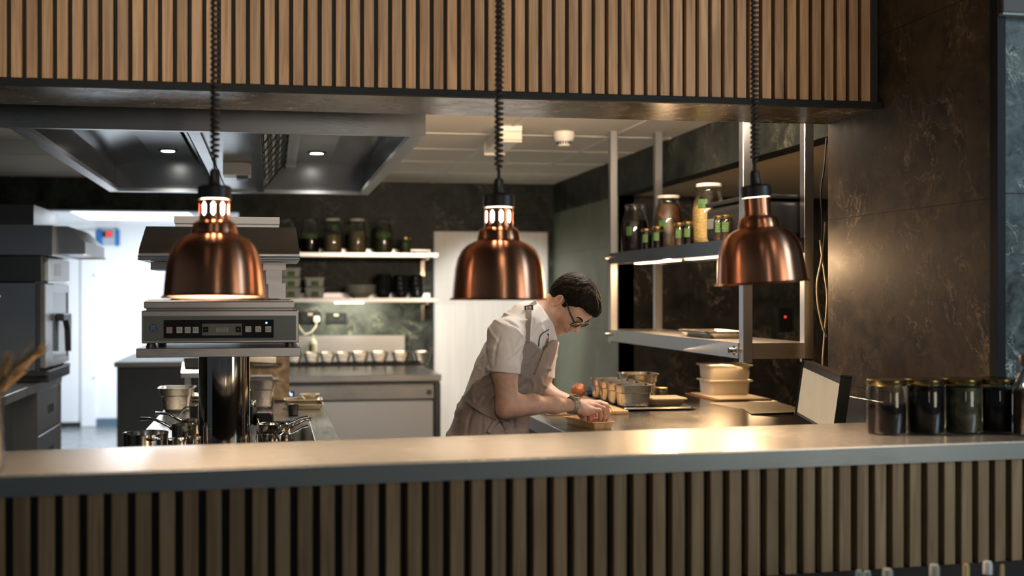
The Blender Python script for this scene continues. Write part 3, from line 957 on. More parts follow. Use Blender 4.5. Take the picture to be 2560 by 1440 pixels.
def big_jar(loc, label, content, fill, lid, lab=None, R=0.077, H=0.275, group=None, cat='jar'):
    j = thing('preserving_jar', label, cat, loc, group)
    c = loc
    s = H / 0.275
    k = R / 0.077
    prof = [(0, 0.0), (0.066 * k, 0.0), (0.075 * k, 0.010 * s), (0.077 * k, 0.03 * s), (0.077 * k, 0.150 * s), (0.073 * k, 0.175 * s), (0.062 * k, 0.215 * s), (0.054 * k, 0.240 * s), (0.052 * k, 0.250 * s), (0.054 * k, 0.256 * s), (0.054 * k, 0.268 * s)]
    obj('glass', MB().lathe(prof, c, 36), GLASS, j, 60)
    zf = fill * H
    ip = [(max(0.0, r - 0.003), z + 0.003) for r, z in prof if z < zf - 0.004]
    rl = np.interp(zf, [z for _, z in prof], [r for r, _ in prof]) - 0.003
    ip += [(rl, zf), (rl * 0.5, zf + 0.004), (0, zf + 0.002)]
    obj('contents', MB().lathe(ip, c, 32), content, j, 60)
    if lid is not None:
        obj('lid', MB().lathe([(0, 0.262 * s), (0.0575 * k, 0.262 * s), (0.0585 * k, 0.272 * s), (0.057 * k, 0.277 * s), (0, 0.278 * s)], c, 36), lid, j, 40)
    else:
        obj('rim_seal', MB().lathe([(0.0545 * k, 0.258 * s), (0.0585 * k, 0.262 * s), (0.0585 * k, 0.272 * s), (0.054 * k, 0.276 * s), (0, 0.277 * s)], c, 36), GLASSD, j, 40)
    if lab:
        a0, a1, z0, z1 = lab
        rr_ = np.interp((z0 + z1) / 2, [z for _, z in prof], [r for r, _ in prof]) + 0.0008
        l = obj('label_sticker', curved_label(c, rr_, z0, z1, a0, a1), GREEN, j, 60)
        obj('handwriting', scribble(c, rr_ + 0.0004, z0, z1, a0, a1, 3, int(1000 * c[0])), LABEL_INK, l, 60)
    return j


def small_jar(loc, label, content, lab, R=0.029, H=0.105, lid=None, group=None):
    j = thing('small_jar', label, 'jar', loc, group)
    c = loc
    prof = [(0, 0), (R * 0.92, 0.0), (R, 0.005), (R, H * 0.78), (R * 0.92, H * 0.84), (R * 0.88, H * 0.87)]
    obj('glass', MB().lathe(prof, c, 24), GLASS, j, 60)
    obj('contents', MB().lathe([(0, 0.002), (R - 0.003, 0.004), (R - 0.002, H * 0.74), (0, H * 0.75)], c, 20), content, j, 60)
    obj('lid', MB().lathe([(0, H * 0.865), (R * 0.97, H * 0.865), (R, H * 0.89), (R, H * 0.985), (R * 0.95, H), (0, H)], c, 28), lid or GOLD, j, 40)
    if lab:
        a0, a1 = lab
        l = obj('label_sticker', curved_label(c, R + 0.0006, H * 0.34, H * 0.72, a0, a1), GREEN, j, 60)
        obj('handwriting', scribble(c, R + 0.001, H * 0.34, H * 0.72, a0, a1, 3, int(977 * c[1])), LABEL_INK, l, 60)
    return j


UZ = 1.6552
GJ = 'big jars on the gantry'
big_jar((2.075, on_x(1587, 600, 2.075).y, UZ), 'big jar of near black liquid with a clear lid on the gantry shelf', LIQ_DARK, 0.66, None, (-2.55, -2.15, 0.10, 0.15), group=GJ, H=0.283)
big_jar((2.075, on_x(1671, 600, 2.075).y, UZ), 'big white lidded jar of dark brown preserves on the gantry shelf', MUSH, 0.84, plain('white_lid', (0.68, 0.64, 0.60), 0.4), (-2.62, -2.05, 0.105, 0.15), group=GJ, H=0.283)
big_jar((2.075, on_x(1772, 600, 2.075).y, UZ), 'big white lidded jar of straw coloured shreds on the gantry shelf', KRAUT, 0.64, MAT['white_lid'], (-2.7, -2.05, 0.168, 0.215), group=GJ, H=0.292, R=0.079)
SJ = 'small gold lidded jars on the gantry'
for px, X, dsc, cont in ((1617, 1.972, 'small gold lidded jar before the jar of black liquid', LIQ_DARK), (1645, 1.966, 'small gold lidded jar between the two farther big jars', LIQ_DARK), (1700, 1.972, 'small gold lidded jar with a wide green label before the brown preserves', MUSH), (1722, 1.985, 'small dark jar touching the straw coloured jar on its far side', LIQ_DARK), (1800, 1.972, 'small gold lidded jar before the straw coloured jar', MUSH), (1817, 1.985, 'small gold lidded jar nearest the copper lamp on the gantry', MUSH)):
    small_jar((X, on_x(px, 600, X).y, UZ), dsc, cont, (-2.75, -1.75), group=SJ, H=0.112)
bc = thing('black_container', 'large black rounded container at the near end of the gantry shelf', 'container', (2.11, 4.5, UZ))
obj('body', MB().box(2.0, 2.232, 4.29, 4.80, UZ, UZ + 0.165, 0.03, 4), BLACK, bc)
obj('lid', MB().box(2.0, 2.232, 4.285, 4.805, UZ + 0.165, UZ + 0.187, 0.009, 3), BLACK, bc)
obj('side_handle', MB().box(1.992, 2.003, 4.66, 4.76, UZ + 0.06, UZ + 0.11, 0.004), GREYTOP, bc)

# trays on the lower gantry shelf
LZ = 1.216
for k, (dx, dy, dsc) in enumerate(((0.0, 0.0, 'lower shallow steel tray of the pair on the gantry'), (-0.004, 0.02, 'upper shallow steel tray of the pair on the gantry'))):
    solo('baking_tray', MB().pan(0.20, 0.36, 0.024, 0.008, 0.008, 0.002, (2.075 + dx, 4.86 + dy, LZ + 0.0005 + k * 0.0075), 0.018), S_GN, dsc, 'tray', (2.075 + dx, 4.86 + dy, LZ + 0.0005 + k * 0.0075), 'trays on the gantry')

# cables down the near post
for pts, r, mt, dsc in (([(2062, 555), (2055, 640), (2043, 705), (2045, 760), (2056, 815), (2066, 842)], 0.0042, CABLE, 'pale cable curving down beside the near gantry post'),
                        ([(2050, 600), (2062, 690), (2068, 745), (2062, 830), (2057, 900), (2056, 960), (2058, 1043)], 0.0042, CABLE, 'pale cable hanging straight behind the order screen'),
                        ([(2066, 345), (2060, 420), (2052, 480), (2056, 560), (2053, 610)], 0.0042, RUBBER, 'black cable from the beam down to the gantry post')):
    P = [on_y(a, b, 4.15) for a, b in pts]
    fine = []
    for i in range(len(P) - 1):
        q0, q1, q2, q3 = P[max(i - 1, 0)], P[i], P[i + 1], P[min(i + 2, len(P) - 1)]
        for k in range(6):
            t = k / 6
            fine.append(0.5 * ((2 * q1) + (q2 - q0) * t + (2 * q0 - 5 * q1 + 4 * q2 - q3) * t * t + (3 * q1 - q0 - 3 * q2 + q3) * t ** 3))
    fine.append(P[-1])
    solo('cable', MB().tube(fine, r, 8), mt, dsc, 'cable', fine[len(fine) // 2], 'cables by the gantry post', 60)

# ================================================================== CHEF'S WORKTOP
wt = thing('worktop_counter', 'dark steel worktop where the chef works', 'counter', (1.6, 4.3, 0))
poly = [(1.05, 3.30), (2.085, 3.30), (2.085, 3.875), (2.34, 3.875), (2.34, 5.18), (1.05, 5.18)]
m = MB().prism(poly, 0.885, 0.92)
wt_top = obj('worktop', m, steel('worktop_steel', (0.40, 0.40, 0.39), 0.2, (50, 1, 50), 0.05, 0.01), wt, 0)
obj('front_edge', MB().box(1.044, 1.0505, 3.30, 5.18, 0.868, 0.9185), S_X, wt, 0)
obj('carcass', MB().prism([(1.09, 3.33), (2.05, 3.33), (2.05, 3.9), (2.31, 3.9), (2.31, 5.15), (1.09, 5.15)], 0.10, 0.885), DARKCAB, wt, 0)
for (a, b) in ((1.11, 3.36), (2.0, 3.36), (1.11, 5.1), (2.26, 5.1)):
    obj('foot', MB().cyl((a, b, 0), (a, b, 0.1), 0.02), S_DK, wt)
structure('trim_5', MB().box(2.068, 2.098, 3.10, 3.855, 0.9205, 1.05, 0.002), S_DK, label='steel upstand along the marble pillar')

WZ = 0.9202
cb = solo('cutting_board', MB().box(1.12, 1.470, 4.33, 5.08, WZ, WZ + 0.014, 0.002), BOARD, 'pale wooden board under the chef\'s hands', 'board', (1.3, 4.7, WZ))
fr = thing('fruit', 'round red brown fruit resting at the back of the wooden board', 'fruit', (1.43, 4.94, WZ + 0.0145))
fc = on_y(1446, 982, 4.90)
fr.location = (fc.x, 4.90, WZ + 0.0145)
m = MB().sphere((fc.x, 4.90, WZ + 0.0145 + 0.0345), 0.035, 24, (1, 1, 0.985))
for v in m.bm.verts:
    dv = v.co - Vector((fc.x, 4.90, WZ + 0.049))
    dent = (dv.normalized() - Vector((0.45, -0.6, -0.5)).normalized()).length
    if dent < 0.35:
        v.co -= dv.normalized() * 0.006 * (1 - dent / 0.35)
obj('flesh', m, FRUIT, fr, 60)
obj('blossom_end', MB().sphere(Vector((fc.x, 4.90, WZ + 0.049)) + Vector((0.45, -0.6, -0.5)).normalized() * 0.029, 0.005, 8), BLACKM, fr)

bt_ = solo('black_tray', MB().pan(0.335, 0.66, 0.008, 0.005, 0.006, 0.002, (1.642, 4.77, WZ), 0.02), plain('black_tray_metal', (0.012, 0.012, 0.013), 0.3), 'flat black tray holding the small steel pans', 'tray', (1.642, 4.77, WZ))
BZ = WZ + 0.0062
for k, dsc in enumerate(('front steel pan of the four on the black tray', 'second steel pan from the front on the black tray', 'third steel pan from the front on the black tray', 'rearmost of the four steel pans in a row on the black tray')):
    pn = solo('steel_pan', MB().pan(0.150, 0.098, 0.100, 0.008, 0.006, 0.002, (1.553, 4.515 + k * 0.122, BZ), 0.018, 0, 0.0035), S_GN, dsc, 'pan', (1.553, 4.515 + k * 0.122, BZ), 'four small pans on the black tray')
solo('steel_pan', MB().pan(0.165, 0.165, 0.115, 0.008, 0.008, 0.002, (1.735, 4.97, BZ), 0.05, 0, 0.0035), S_GN, 'wide rimmed steel pan behind the row, beside the marble', 'pan', (1.735, 4.97, BZ))
tp = on_y(1530, 958, 4.88)
small_jar((1.765, 4.745, BZ), 'little gold lidded jar behind the flat tub on the black tray', HERB, None, 0.030, 0.066)
ft = thing('flat_tub', 'flat clear lidded tub at the edge of the black tray', 'tub', (1.715, 4.57, BZ))
obj('tub_body', MB().pan(0.150, 0.125, 0.032, 0.006, 0.003, 0.002, (1.715, 4.57, BZ), 0.02), frosted('ochre_tub', (0.30, 0.22, 0.11), 0.8), ft)
obj('lid', MB().box(1.634, 1.796, 4.50, 4.64, BZ + 0.0325, BZ + 0.040, 0.003), frosted('tub_lid', (0.36, 0.30, 0.20), 0.6), ft)
bl = thing('blue_cloth', 'small dark blue crumpled cloth beside the rear steel pan', 'cloth', (1.49, 4.97, WZ))
m = MB().sphere((1.520, 5.02, WZ + 0.026), 0.03, 20, (0.75, 1.0, 0.80))
rd = random.Random(4)
for v in m.bm.verts:
    v.co += Vector((rd.uniform(-1, 1), rd.uniform(-1, 1), rd.uniform(-1, 1))) * 0.005
    v.co.z = max(v.co.z, BZ)
obj('folds', m, plain('navy_cloth', (0.012, 0.022, 0.06), 0.9), bl)
tw = thing('plating_tweezers', 'black handled plating tweezers with gold tips on the wooden board', 'tweezers', (1.40, 4.42, WZ + 0.014))
a = on_z(1508, 1012, WZ + 0.02)
for s_ in (-1, 1):
    P = [on_z(1500 + 3 * s_, 1006, WZ + 0.055), on_z(1514 + 2 * s_, 1012, WZ + 0.045), on_z(1522 + 4 * s_, 1020, WZ + 0.028), on_z(1530 + 3 * s_, 1031, WZ + 0.0165)]
    obj('arm', MB().tube(P, [0.002, 0.0024, 0.002, 0.0012], 8), GOLD, tw)
obj('grip', MB().tube([on_z(1498, 1004, WZ + 0.057), on_z(1512, 1010, WZ + 0.049)], [0.007, 0.008], 12), BLACK, tw)

# wooden tray and the bite being plated
A, B_, C_ = Vector((1.172, 3.852, WZ)), Vector((1.255, 3.872, WZ)), Vector((1.125, 4.065, WZ))
rot = math.atan2(B_.y - A.y, B_.x - A.x)
tc = A + (B_ - A) / 2 + (C_ - A) / 2
wtray = solo('wooden_tray', MB().pan(0.090, 0.225, 0.026, 0.006, 0.003, 0.004, (tc.x, tc.y, WZ), 0.008, rot, 0, 0, 0.004), TRAYWOOD, 'small flared wooden tray under the chef\'s fingers', 'tray', (tc.x, tc.y, WZ))
bp = on_z(1491, 1053, WZ + 0.02)
fb = thing('plated_bite', 'pinkish bite topped with white garnish in the wooden tray', 'food', (bp.x, bp.y, WZ + 0.005))
m = MB().sphere((bp.x, bp.y, WZ + 0.017), 0.018, 18, (1.25, 1.15, 0.7))
obj('base', m, FOODP, fb, 60)
m = MB()
for dx, dy, r in ((0, 0, 0.007), (0.010, 0.002, 0.0065), (-0.009, 0.001, 0.006), (0.004, -0.004, 0.006)):
    m.sphere((bp.x + dx, bp.y - 0.004 + dy, WZ + 0.030), r, 12, (1.1, 1.1, 0.8))
obj('garnish', m, FOODW, fb, 60)

# milky tubs on the clipboard, papers
cbd = thing('clipboard', 'brown clipboard with a cream sheet under the milky tubs', 'clipboard', (2.18, 4.96, WZ))
obj('board', MB().box(2.045, 2.325, 4.785, 5.165, WZ, WZ + 0.005, 0.001), plain('clipboard_brown', (0.24, 0.09, 0.035), 0.4), cbd)
obj('sheet', MB().box(2.075, 2.320, 4.80, 5.16, WZ + 0.005, WZ + 0.0075), PAPER, cbd)
z = WZ + 0.0078
for k, dsc in enumerate(('lower milky plastic tub standing on the clipboard', 'upper milky plastic tub stacked on the first one')):
    tb = thing('plastic_tub', dsc, 'tub', (2.208, 5.06, z), 'milky tubs on the clipboard')
    obj('tub_body', MB().pan(0.205, 0.155, 0.064, 0.003, 0.003, 0.002, (2.208, 5.06, z), 0.02, 0, 0, 0, 0.006), PLASTIC, tb)
    obj('lid', MB().box(2.208 - 0.112, 2.208 + 0.112, 5.06 - 0.087, 5.06 + 0.087, z + 0.0645, z + 0.074, 0.004), PLASTIC, tb)
    if k:
        obj('contents', MB().box(2.208 - 0.085, 2.208 + 0.075, 5.06 - 0.065, 5.06 + 0.06, z + 0.006, z + 0.022, 0.006), plain('grey_filling', (0.32, 0.27, 0.24), 0.7), tb)
    z += 0.0745


def paper(q, lab, lift, z):
    m = MB()
    n = 8
    rows = []
    for i in range(n + 1):
        r_ = []
        for j in range(n + 1):
            u, v = i / n, j / n
            p = (Vector(q[0]) * (1 - u) + Vector(q[1]) * u) * (1 - v) + (Vector(q[3]) * (1 - u) + Vector(q[2]) * u) * v
            zz = z + lift * (max(0, v - 0.6) ** 2 * 3 + max(0, u - 0.75) ** 2 * 2) * (0.4 + u)
            r_.append(Vector((p.x, p.y, zz)))
        rows.append(r_)
    top = [[m.bm.verts.new(p) for p in r_] for r_ in rows]
    bot = [[m.bm.verts.new(p - Vector((0, 0, 0.0006))) for p in r_] for r_ in rows]
    for i in range(n):
        for j in range(n):
            m.bm.faces.new((top[i][j], top[i + 1][j], top[i + 1][j + 1], top[i][j + 1]))
            m.bm.faces.new((bot[i][j], bot[i][j + 1], bot[i + 1][j + 1], bot[i + 1][j]))
    for i in range(n):
        for a_, b_ in (((i, 0), (i + 1, 0)), ((i, n), (i + 1, n)), ((0, i), (0, i + 1)), ((n, i), (n, i + 1))):
            m.bm.faces.new((top[a_[0]][a_[1]], top[b_[0]][b_[1]], bot[b_[0]][b_[1]], bot[a_[0]][a_[1]]))
    return solo('paper_sheet', m, PAPER, lab, 'paper', (q[0][0], q[0][1], z), 'cream sheets on the worktop')


paper([(1.985, 4.715, 0), (2.315, 4.735, 0), (2.28, 4.44, 0), (2.01, 4.46, 0)], 'flat cream sheet nearer the clipboard', 0.0, WZ + 0.0008)
paper([(2.03, 4.47, 0), (2.285, 4.53, 0), (2.205, 4.235, 0), (1.968, 4.235, 0)], 'curling cream sheet nearer the order screen', 0.010, WZ + 0.0022)

# order screen
TL, TR = on_d(2010, 903, 3.95), on_d(2104, 944, 3.62)
ex = TR - TL
best = min((abs((TL - on_d(1987, 1069, q / 1000)).dot(ex)), q / 1000) for q in range(3300, 4600, 5))
BL = on_d(1987, 1069, best[1])
ey = (TL - BL)
ey = ey - ex * (ey.dot(ex) / ex.length_squared)
wS, hS = ex.length, ey.length
ex.normalize(); ey.normalize()
hS = min(hS, (min(TL.z, TR.z) - (WZ + 0.030)) / ey.z)
en = ex.cross(ey).normalized()
if en.x > 0:
    en = -en
cS = TL + ex * wS / 2 - ey * hS / 2
scn = thing('order_screen', 'black framed tilted order screen at the end of the worktop', 'screen', (cS.x, cS.y, WZ))
obj('case', MB().obox(cS - en * 0.014, (wS / 2 + 0.004, hS / 2 + 0.004, 0.014), (ex, ey, en), 0.006), BLACK, scn)
obj('display', MB().obox(cS - ey * 0.010 + en * 0.0004, (wS / 2 - 0.004, hS / 2 - 0.013, 0.0008), (ex, ey, en)), SCREEN, scn)
bz = cS - en * 0.05 - ey * hS * 0.30
obj('stand', MB().tube([cS - en * 0.024 - ey * 0.03, bz, (bz.x + 0.0, bz.y, WZ + 0.012)], [0.02, 0.02, 0.022], 12), BLACK, scn)
obj('stand_foot', MB().box(bz.x - 0.06, bz.x + 0.045, bz.y - 0.07, bz.y + 0.07, WZ, WZ + 0.012, 0.003), BLACK, scn)

# switch on the niche wall
p = on_y(1963, 800, 7.24)
sw = thing('wall_switch', 'black switch plate with a red pilot light on the niche wall', 'switch', (p.x, 7.25, p.z))
obj('faceplate', MB().box(p.x - 0.055, p.x + 0.055, 7.232, 7.25, p.z - 0.085, p.z + 0.085, 0.004), BLACK, sw)
obj('pilot_light', MB().sphere((p.x - 0.004, 7.231, p.z + 0.022), 0.006, 12, (1, 0.5, 1)), REDG, sw)

# ================================================================== COOKING ISLAND
IZ = 0.88
isl = thing('cooking_island', 'steel cooking island below the hood', 'counter', (-0.13, 4.5, 0))
IX0, IX1, IY0, IY1 = -0.50, 0.25, 3.50, 5.44
obj('worktop', MB().box(IX0, IX1, IY0, IY1, 0.84, IZ - 0.0002, 0.003), steel('island_top_steel', (0.46, 0.46, 0.44), 0.2, (50, 1, 50), 0.06, 0.01), isl, 30)
obj('carcass', MB().box(IX0 + 0.02, IX1 - 0.02, IY0 + 0.02, IY1 - 0.02, 0.08, 0.84), S_DK, isl, 0)
obj('plinth', MB().box(IX0 + 0.05, IX1 - 0.05, IY0 + 0.05, IY1 - 0.05, 0.0, 0.08), BLACKM, isl, 0)
obj('hob_glass', MB().box(-0.06, 0.155, 3.70, 4.64, IZ - 0.0001, IZ + 0.0015), HOB, isl, 0)
obj('hob_trim', MB().box(0.155, 0.159, 3.70, 4.64, IZ - 0.0001, IZ + 0.002).box(-0.06, 0.159, 4.64, 4.644, IZ - 0.0001, IZ + 0.002), S_X, isl, 0)
HZ = IZ + 0.0018

# salamander grill standing on a steel column
sx0, sx1, sy0, sy1 = -0.438, 0.096, 3.62, 4.10
stn = thing('grill_stand', 'round polished steel column carrying the shelf of the salamander grill', 'stand', (-0.165, 3.86, IZ))
obj('column', MB().lathe([(0, 0), (0.0885, 0), (0.0885, 1.2145 - IZ), (0, 1.2145 - IZ)], (-0.165, 3.86, IZ), 64), S_COL, stn, 40)
obj('shelf', MB().box(sx0, sx1, sy0, sy1, 1.212, 1.2425, 0.002), S_X, stn, 30)
sal = thing('salamander_grill', 'steel salamander grill with a control panel and raised hood, behind a copper lamp', 'grill', (-0.165, 3.86, 1.2425))
for fx in (-0.395, 0.06):
    for fy in (3.67, 4.03):
        obj('foot', MB().cyl((fx, fy, 1.2424), (fx, fy, 1.257), 0.018, 0.014, 14), BLACK, sal)
obj('body', MB().box(-0.424, 0.089, 3.65, 4.06, 1.257, 1.3655, 0.003), S_X, sal, 30)
obj('drip_tray', MB().box(-0.415, 0.075, 3.636, 4.0, 1.372, 1.396, 0.003).box(-0.41, 0.07, 3.66, 3.98, 1.3655, 1.372), S_X, sal, 30)
gr = MB()
for k in range(26):
    x = -0.405 + k * 0.0185
    gr.cyl((x, 3.65, 1.399), (x, 3.98, 1.399), 0.0022, None, 6)
for y in (3.65, 3.8, 3.98):
    gr.cyl((-0.41, y, 1.3975), (0.066, y, 1.3975), 0.003, None, 6)
obj('grid', gr, S_MIR, sal)
pn = obj('control_panel', MB().box(*(lambda a, b: (a.x, b.x, 3.6465, 3.651, b.z, a.z))(on_y(358, 790, 3.648), on_y(740, 851, 3.648))), PANELGREY, sal, 0)


def front(x0, x1, y0, y1, name, mat, depth, bev=0.0):
    a, b = on_y(x0, y0, 3.647), on_y(x1, y1, 3.647)
    return obj(name, MB().box(a.x, b.x, 3.6465 - depth, 3.6466, b.z, a.z, bev), mat, pn, 0)


front(409, 684, 800, 844.5, 'black_strip', STRIPBLK, 0.0006)
front(505.5, 605, 809.5, 838, 'display', LCD, 0.0010)
front(507.5, 521, 817, 831, 'minus_button', STRIPBLK, 0.0016)
front(589, 602.5, 816.5, 830.5, 'plus_button', STRIPBLK, 0.0016)
front(416, 431, 818, 833, 'button', BTNR, 0.0016)
for bx, t in ((441.5, 'P1'), (462, 'P2'), (482, 'P3')):
    front(bx, bx + 14.5, 817.5, 832.5, 'button', BTN, 0.0016)
    c = on_y(bx + 7, 825, 3.647)
    lettering('lettering', t, 0.012, INK, pn, (c.x, 3.6448, c.z), (1, 0, 0), (0, 0, 1))
for bx in (613.5, 638.5, 663.5):
    front(bx, bx + 14.5, 815.5, 830, 'button', BTN, 0.0016)
c = on_y(671, 823, 3.647)
rg = MB()
rg.tube([(c.x + 0.0048 * cos(a), 3.6447, c.z + 0.0048 * sin(a)) for a in [radians(125 + 290 * i / 20) for i in range(21)]], 0.0007, 6)
rg.cyl((c.x, 3.6447, c.z + 0.002), (c.x, 3.6447, c.z + 0.006), 0.0007, None, 6)
obj('power_symbol', rg, INK, pn)
c = on_y(622, 823, 3.647)
obj('arrow_symbol', MB().tube([(c.x - 0.005, 3.6447, c.z + 0.0015), (c.x - 0.001, 3.6447, c.z + 0.005)], 0.0008, 6).cyl((c.x + 0.003, 3.6447, c.z - 0.006), (c.x + 0.003, 3.6447, c.z + 0.001), 0.0016, 0.0003, 6), INK, pn)
c = on_y(646, 823, 3.647)
obj('level_symbol', MB().tube([(c.x - 0.005, 3.6447, c.z + 0.005), (c.x - 0.001, 3.6447, c.z + 0.003), (c.x - 0.005, 3.6447, c.z + 0.001)], 0.0007, 6).box(c.x, c.x + 0.006, 3.6443, 3.6448, c.z - 0.005, c.z - 0.004).box(c.x, c.x + 0.006, 3.6443, 3.6448, c.z - 0.002, c.z - 0.001), INK, pn)
c = on_y(555.5, 825, 3.647)
lettering('digits', '8888', 0.021, plain('display_digits', (0.17, 0.20, 0.20), 0.5), pn, (c.x, 3.6452, c.z), (1, 0, 0), (0, 0, 1))
for px_, t in ((514, '-'), (595.5, '+')):
    c = on_y(px_, 823.5, 3.647)
    lettering('lettering', t, 0.011, BTN, pn, (c.x, 3.6447, c.z), (1, 0, 0), (0, 0, 1))
c = on_y(666, 807, 3.647)
obj('indicator_led', MB().sphere((c.x, 3.645, c.z), 0.0034, 12, (1, 0.6, 1)), BLUEG, pn)
c = on_y(383, 820, 3.647)
obj('logo', MB().obox((c.x, 3.646, c.z), (0.0112, 0.0004, 0.0112), (Vector((0.707, 0, 0.707)), Vector((0, 1, 0)), Vector((-0.707, 0, 0.707)))), LOGO, pn, 0)
lettering('lettering', 'MK', 0.0105, LOGOW, pn, (c.x, 3.6454, c.z + 0.0036), (1, 0, 0), (0, 0, 1))
lettering('lettering', 'KN', 0.0105, LOGOW, pn, (c.x, 3.6454, c.z - 0.0040), (1, 0, 0), (0, 0, 1))
# rear column and lifting hood
for a in (-0.36, -0.03):
    obj('rear_post', MB().box(a, a + 0.06, 4.0, 4.06, 1.365, 1.66), S_V, sal, 0)
obj('hood_arm', MB().box(-0.02, 0.035, 3.80, 4.02, 1.455, 1.505), S_X, sal, 0)
for a, b in ((-0.41, -0.30), (-0.03, 0.048)):
    obj('hood_bracket', MB().box(a, b, 3.79, 4.02, 1.503, 1.530), S_X, sal, 0)
dm = MB().box(-0.012, 0.047, 3.79, 3.80, 1.405, 1.457)
for i in range(3):
    for k in range(3):
        dm.obox((0.0 + i * 0.0185, 3.7895, 1.413 + k * 0.018), (0.0055, 0.001, 0.0055), (Vector((0.707, 0, 0.707)), Vector((0, 1, 0)), Vector((-0.707, 0, 0.707))))
obj('diamond_plate', dm, S_X, sal, 0)
hm = MB()
sec = [(3.66, 1.532), (3.66, 1.541), (3.668, 1.544), (3.668, 1.553), (3.69, 1.572), (3.80, 1.652), (4.06, 1.652), (4.06, 1.532)]
hm.loft([[Vector((x, y, z)) for y, z in sec] for x in (-0.436, 0.092)])
bmesh.ops.bevel(hm.bm, geom=[e for e in hm.bm.edges if abs(e.verts[0].co.x - e.verts[1].co.x) > 0.3], offset=0.002, segments=2, affect='EDGES')
for v in hm.bm.verts:
    if v.co.z > 1.60:
        v.co.x = -0.172 + (v.co.x + 0.172) * 0.965
obj('heating_hood', hm, S_X, sal, 30)
obj('hood_handle', MB().box(-0.437, 0.093, 3.654, 3.664, 1.533, 1.5375).box(-0.437, 0.093, 3.654, 3.664, 1.541, 1.547), S_MIR, sal, 0)
obj('top_rail', MB().box(-0.335, 0.024, 3.87, 4.06, 1.652, 1.668).box(-0.338, 0.027, 3.86, 4.06, 1.668, 1.692), plain('lit_rail_steel', (0.66, 0.66, 0.67), 0.35), sal, 0)  # steel top edge, its bright reflection put in as pale colour

# cookware on the island


def pot(name, label, cat, c, R, H, handle=None, ears=False, group=None, flare=1.02):
    t = thing(name, label, cat, c, group)
    prof = [(0, 0), (R * 0.94, 0), (R * 0.985, 0.008), (R, H * 0.9), (R * flare, H - 0.002), (R * flare, H), (R * 0.985, H - 0.002), (R * 0.97, 0.012), (R * 0.9, 0.004), (0, 0.004)]
    obj('pan_body', MB().lathe(prof, c, 40), S_POT, t, 40)
    if handle:
        P = [Vector(c) + Vector(h) for h in handle]
        obj('handle', MB().tube(P, [0.0055] + [0.005] * (len(P) - 2) + [0.007], 10), S_MIR, t, 60)
        d = (P[1] - P[0]).normalized()
        obj('handle_mount', MB().sphere(P[0], 0.011, 10, (1, 1, 0.8)), S_MIR, t)
    if ears:
        for s_ in (-1, 1):
            q = []
            for i in range(9):
                a = -0.45 + 0.9 * i / 8
                rr_ = R + (0.036 if 1 < i < 7 else 0.015 if i in (1, 7) else 0.0)
                th = (radians(-62) if s_ < 0 else radians(118)) + a * 0.7
                q.append(Vector(c) + Vector((rr_ * cos(th), rr_ * sin(th), H * 0.78 + (0.004 if 1 < i < 7 else 0))))
            obj('loop_handle', MB().tube(q, 0.0048, 8), S_MIR, t, 60)
    return t


pot('stock_pot', 'wide deep steel pot at the near corner of the island', 'pot', (-0.427, 3.80, HZ - 0.0014), 0.075, 0.066, ears=True)
c2 = (-0.312, 4.06, IZ + 0.0002)
pot('saucepan', 'small steel saucepan left of the column, long handle pointing out', 'pan', c2, 0.052, 0.062, [(-0.05, -0.004, 0.048), (-0.075, 0.0, 0.062), (-0.11, 0.006, 0.078), (-0.135, 0.01, 0.083), (-0.165, 0.015, 0.0815)])
pot('saucepan', 'second steel saucepan close behind the first, dark cloth on its handle', 'pan', (-0.285, 4.22, IZ + 0.0002), 0.054, 0.060, [(-0.052, 0.0, 0.05), (-0.08, 0.004, 0.066), (-0.105, 0.008, 0.080), (-0.13, 0.012, 0.084), (-0.155, 0.015, 0.084)])
pot('saucepan', 'shallow steel saucepan half hidden at the foot of the column', 'pan', (-0.318, 3.925, IZ + 0.0002), 0.050, 0.026, [(0.02, 0.04, 0.024), (0.05, 0.055, 0.03), (0.06, 0.065, 0.03)])
pot('saucepan', 'lower of two stacked steel pans right of the column', 'pan', (0.005, 3.97, HZ), 0.058, 0.032, [(0.055, 0.0, 0.025), (0.085, 0.01, 0.038), (0.105, 0.02, 0.048), (0.125, 0.03, 0.05)], group=None)
pot('saucepan', 'upper steel pan nested in a lower one right of the column', 'pan', (0.0, 4.0, HZ + 0.0325), 0.052, 0.032, [(0.05, 0.0, 0.025), (0.08, 0.01, 0.036), (0.105, 0.02, 0.046), (0.13, 0.03, 0.049)])
pot('saucepan', 'steel pan further back on the black hob, its handle lying low', 'pan', (0.025, 4.20, HZ), 0.05, 0.04, [(0.05, 0.0, 0.03), (0.08, 0.0, 0.042), (0.10, 0.005, 0.05), (0.125, 0.01, 0.053)])
sp_ = thing('tongs', 'slim bright steel tongs leaning out of the stacked pans', 'tongs', (0.04, 3.93, HZ + 0.06))
for dy in (0, 0.012):
    obj('arm', MB().tube([on_y(683, 1104, 3.93 + dy), on_y(703, 1086, 3.94 + dy), on_y(720, 1073, 3.95 + dy), on_y(733, 1057 + dy * 100, 3.96 + dy)], [0.0035, 0.003, 0.0032, 0.002], 8), S_MIR, sp_)
spn = thing('spoon', 'steel spoon standing in the upper stacked pan', 'spoon', (-0.02, 4.0, HZ + 0.04))
obj('stem', MB().tube([on_y(657, 1088, 4.0), on_y(650, 1070, 4.02), on_y(643, 1048, 4.04)], [0.0022, 0.0026, 0.0045], 8), S_MIR, spn)
obj('bowl', MB().sphere(on_y(658, 1091, 4.0), 0.012, 12, (1, 1, 0.5)), S_MIR, spn)
gnp = solo('steel_pan', MB().pan(0.150, 0.150, 0.108, 0.010, 0.010, 0.002, (-0.435, 5.14, IZ), 0.022, 0, 0.004), S_GN, 'deep square steel pan with a wide rim before the dark cabinet', 'pan', (-0.435, 5.14, IZ))
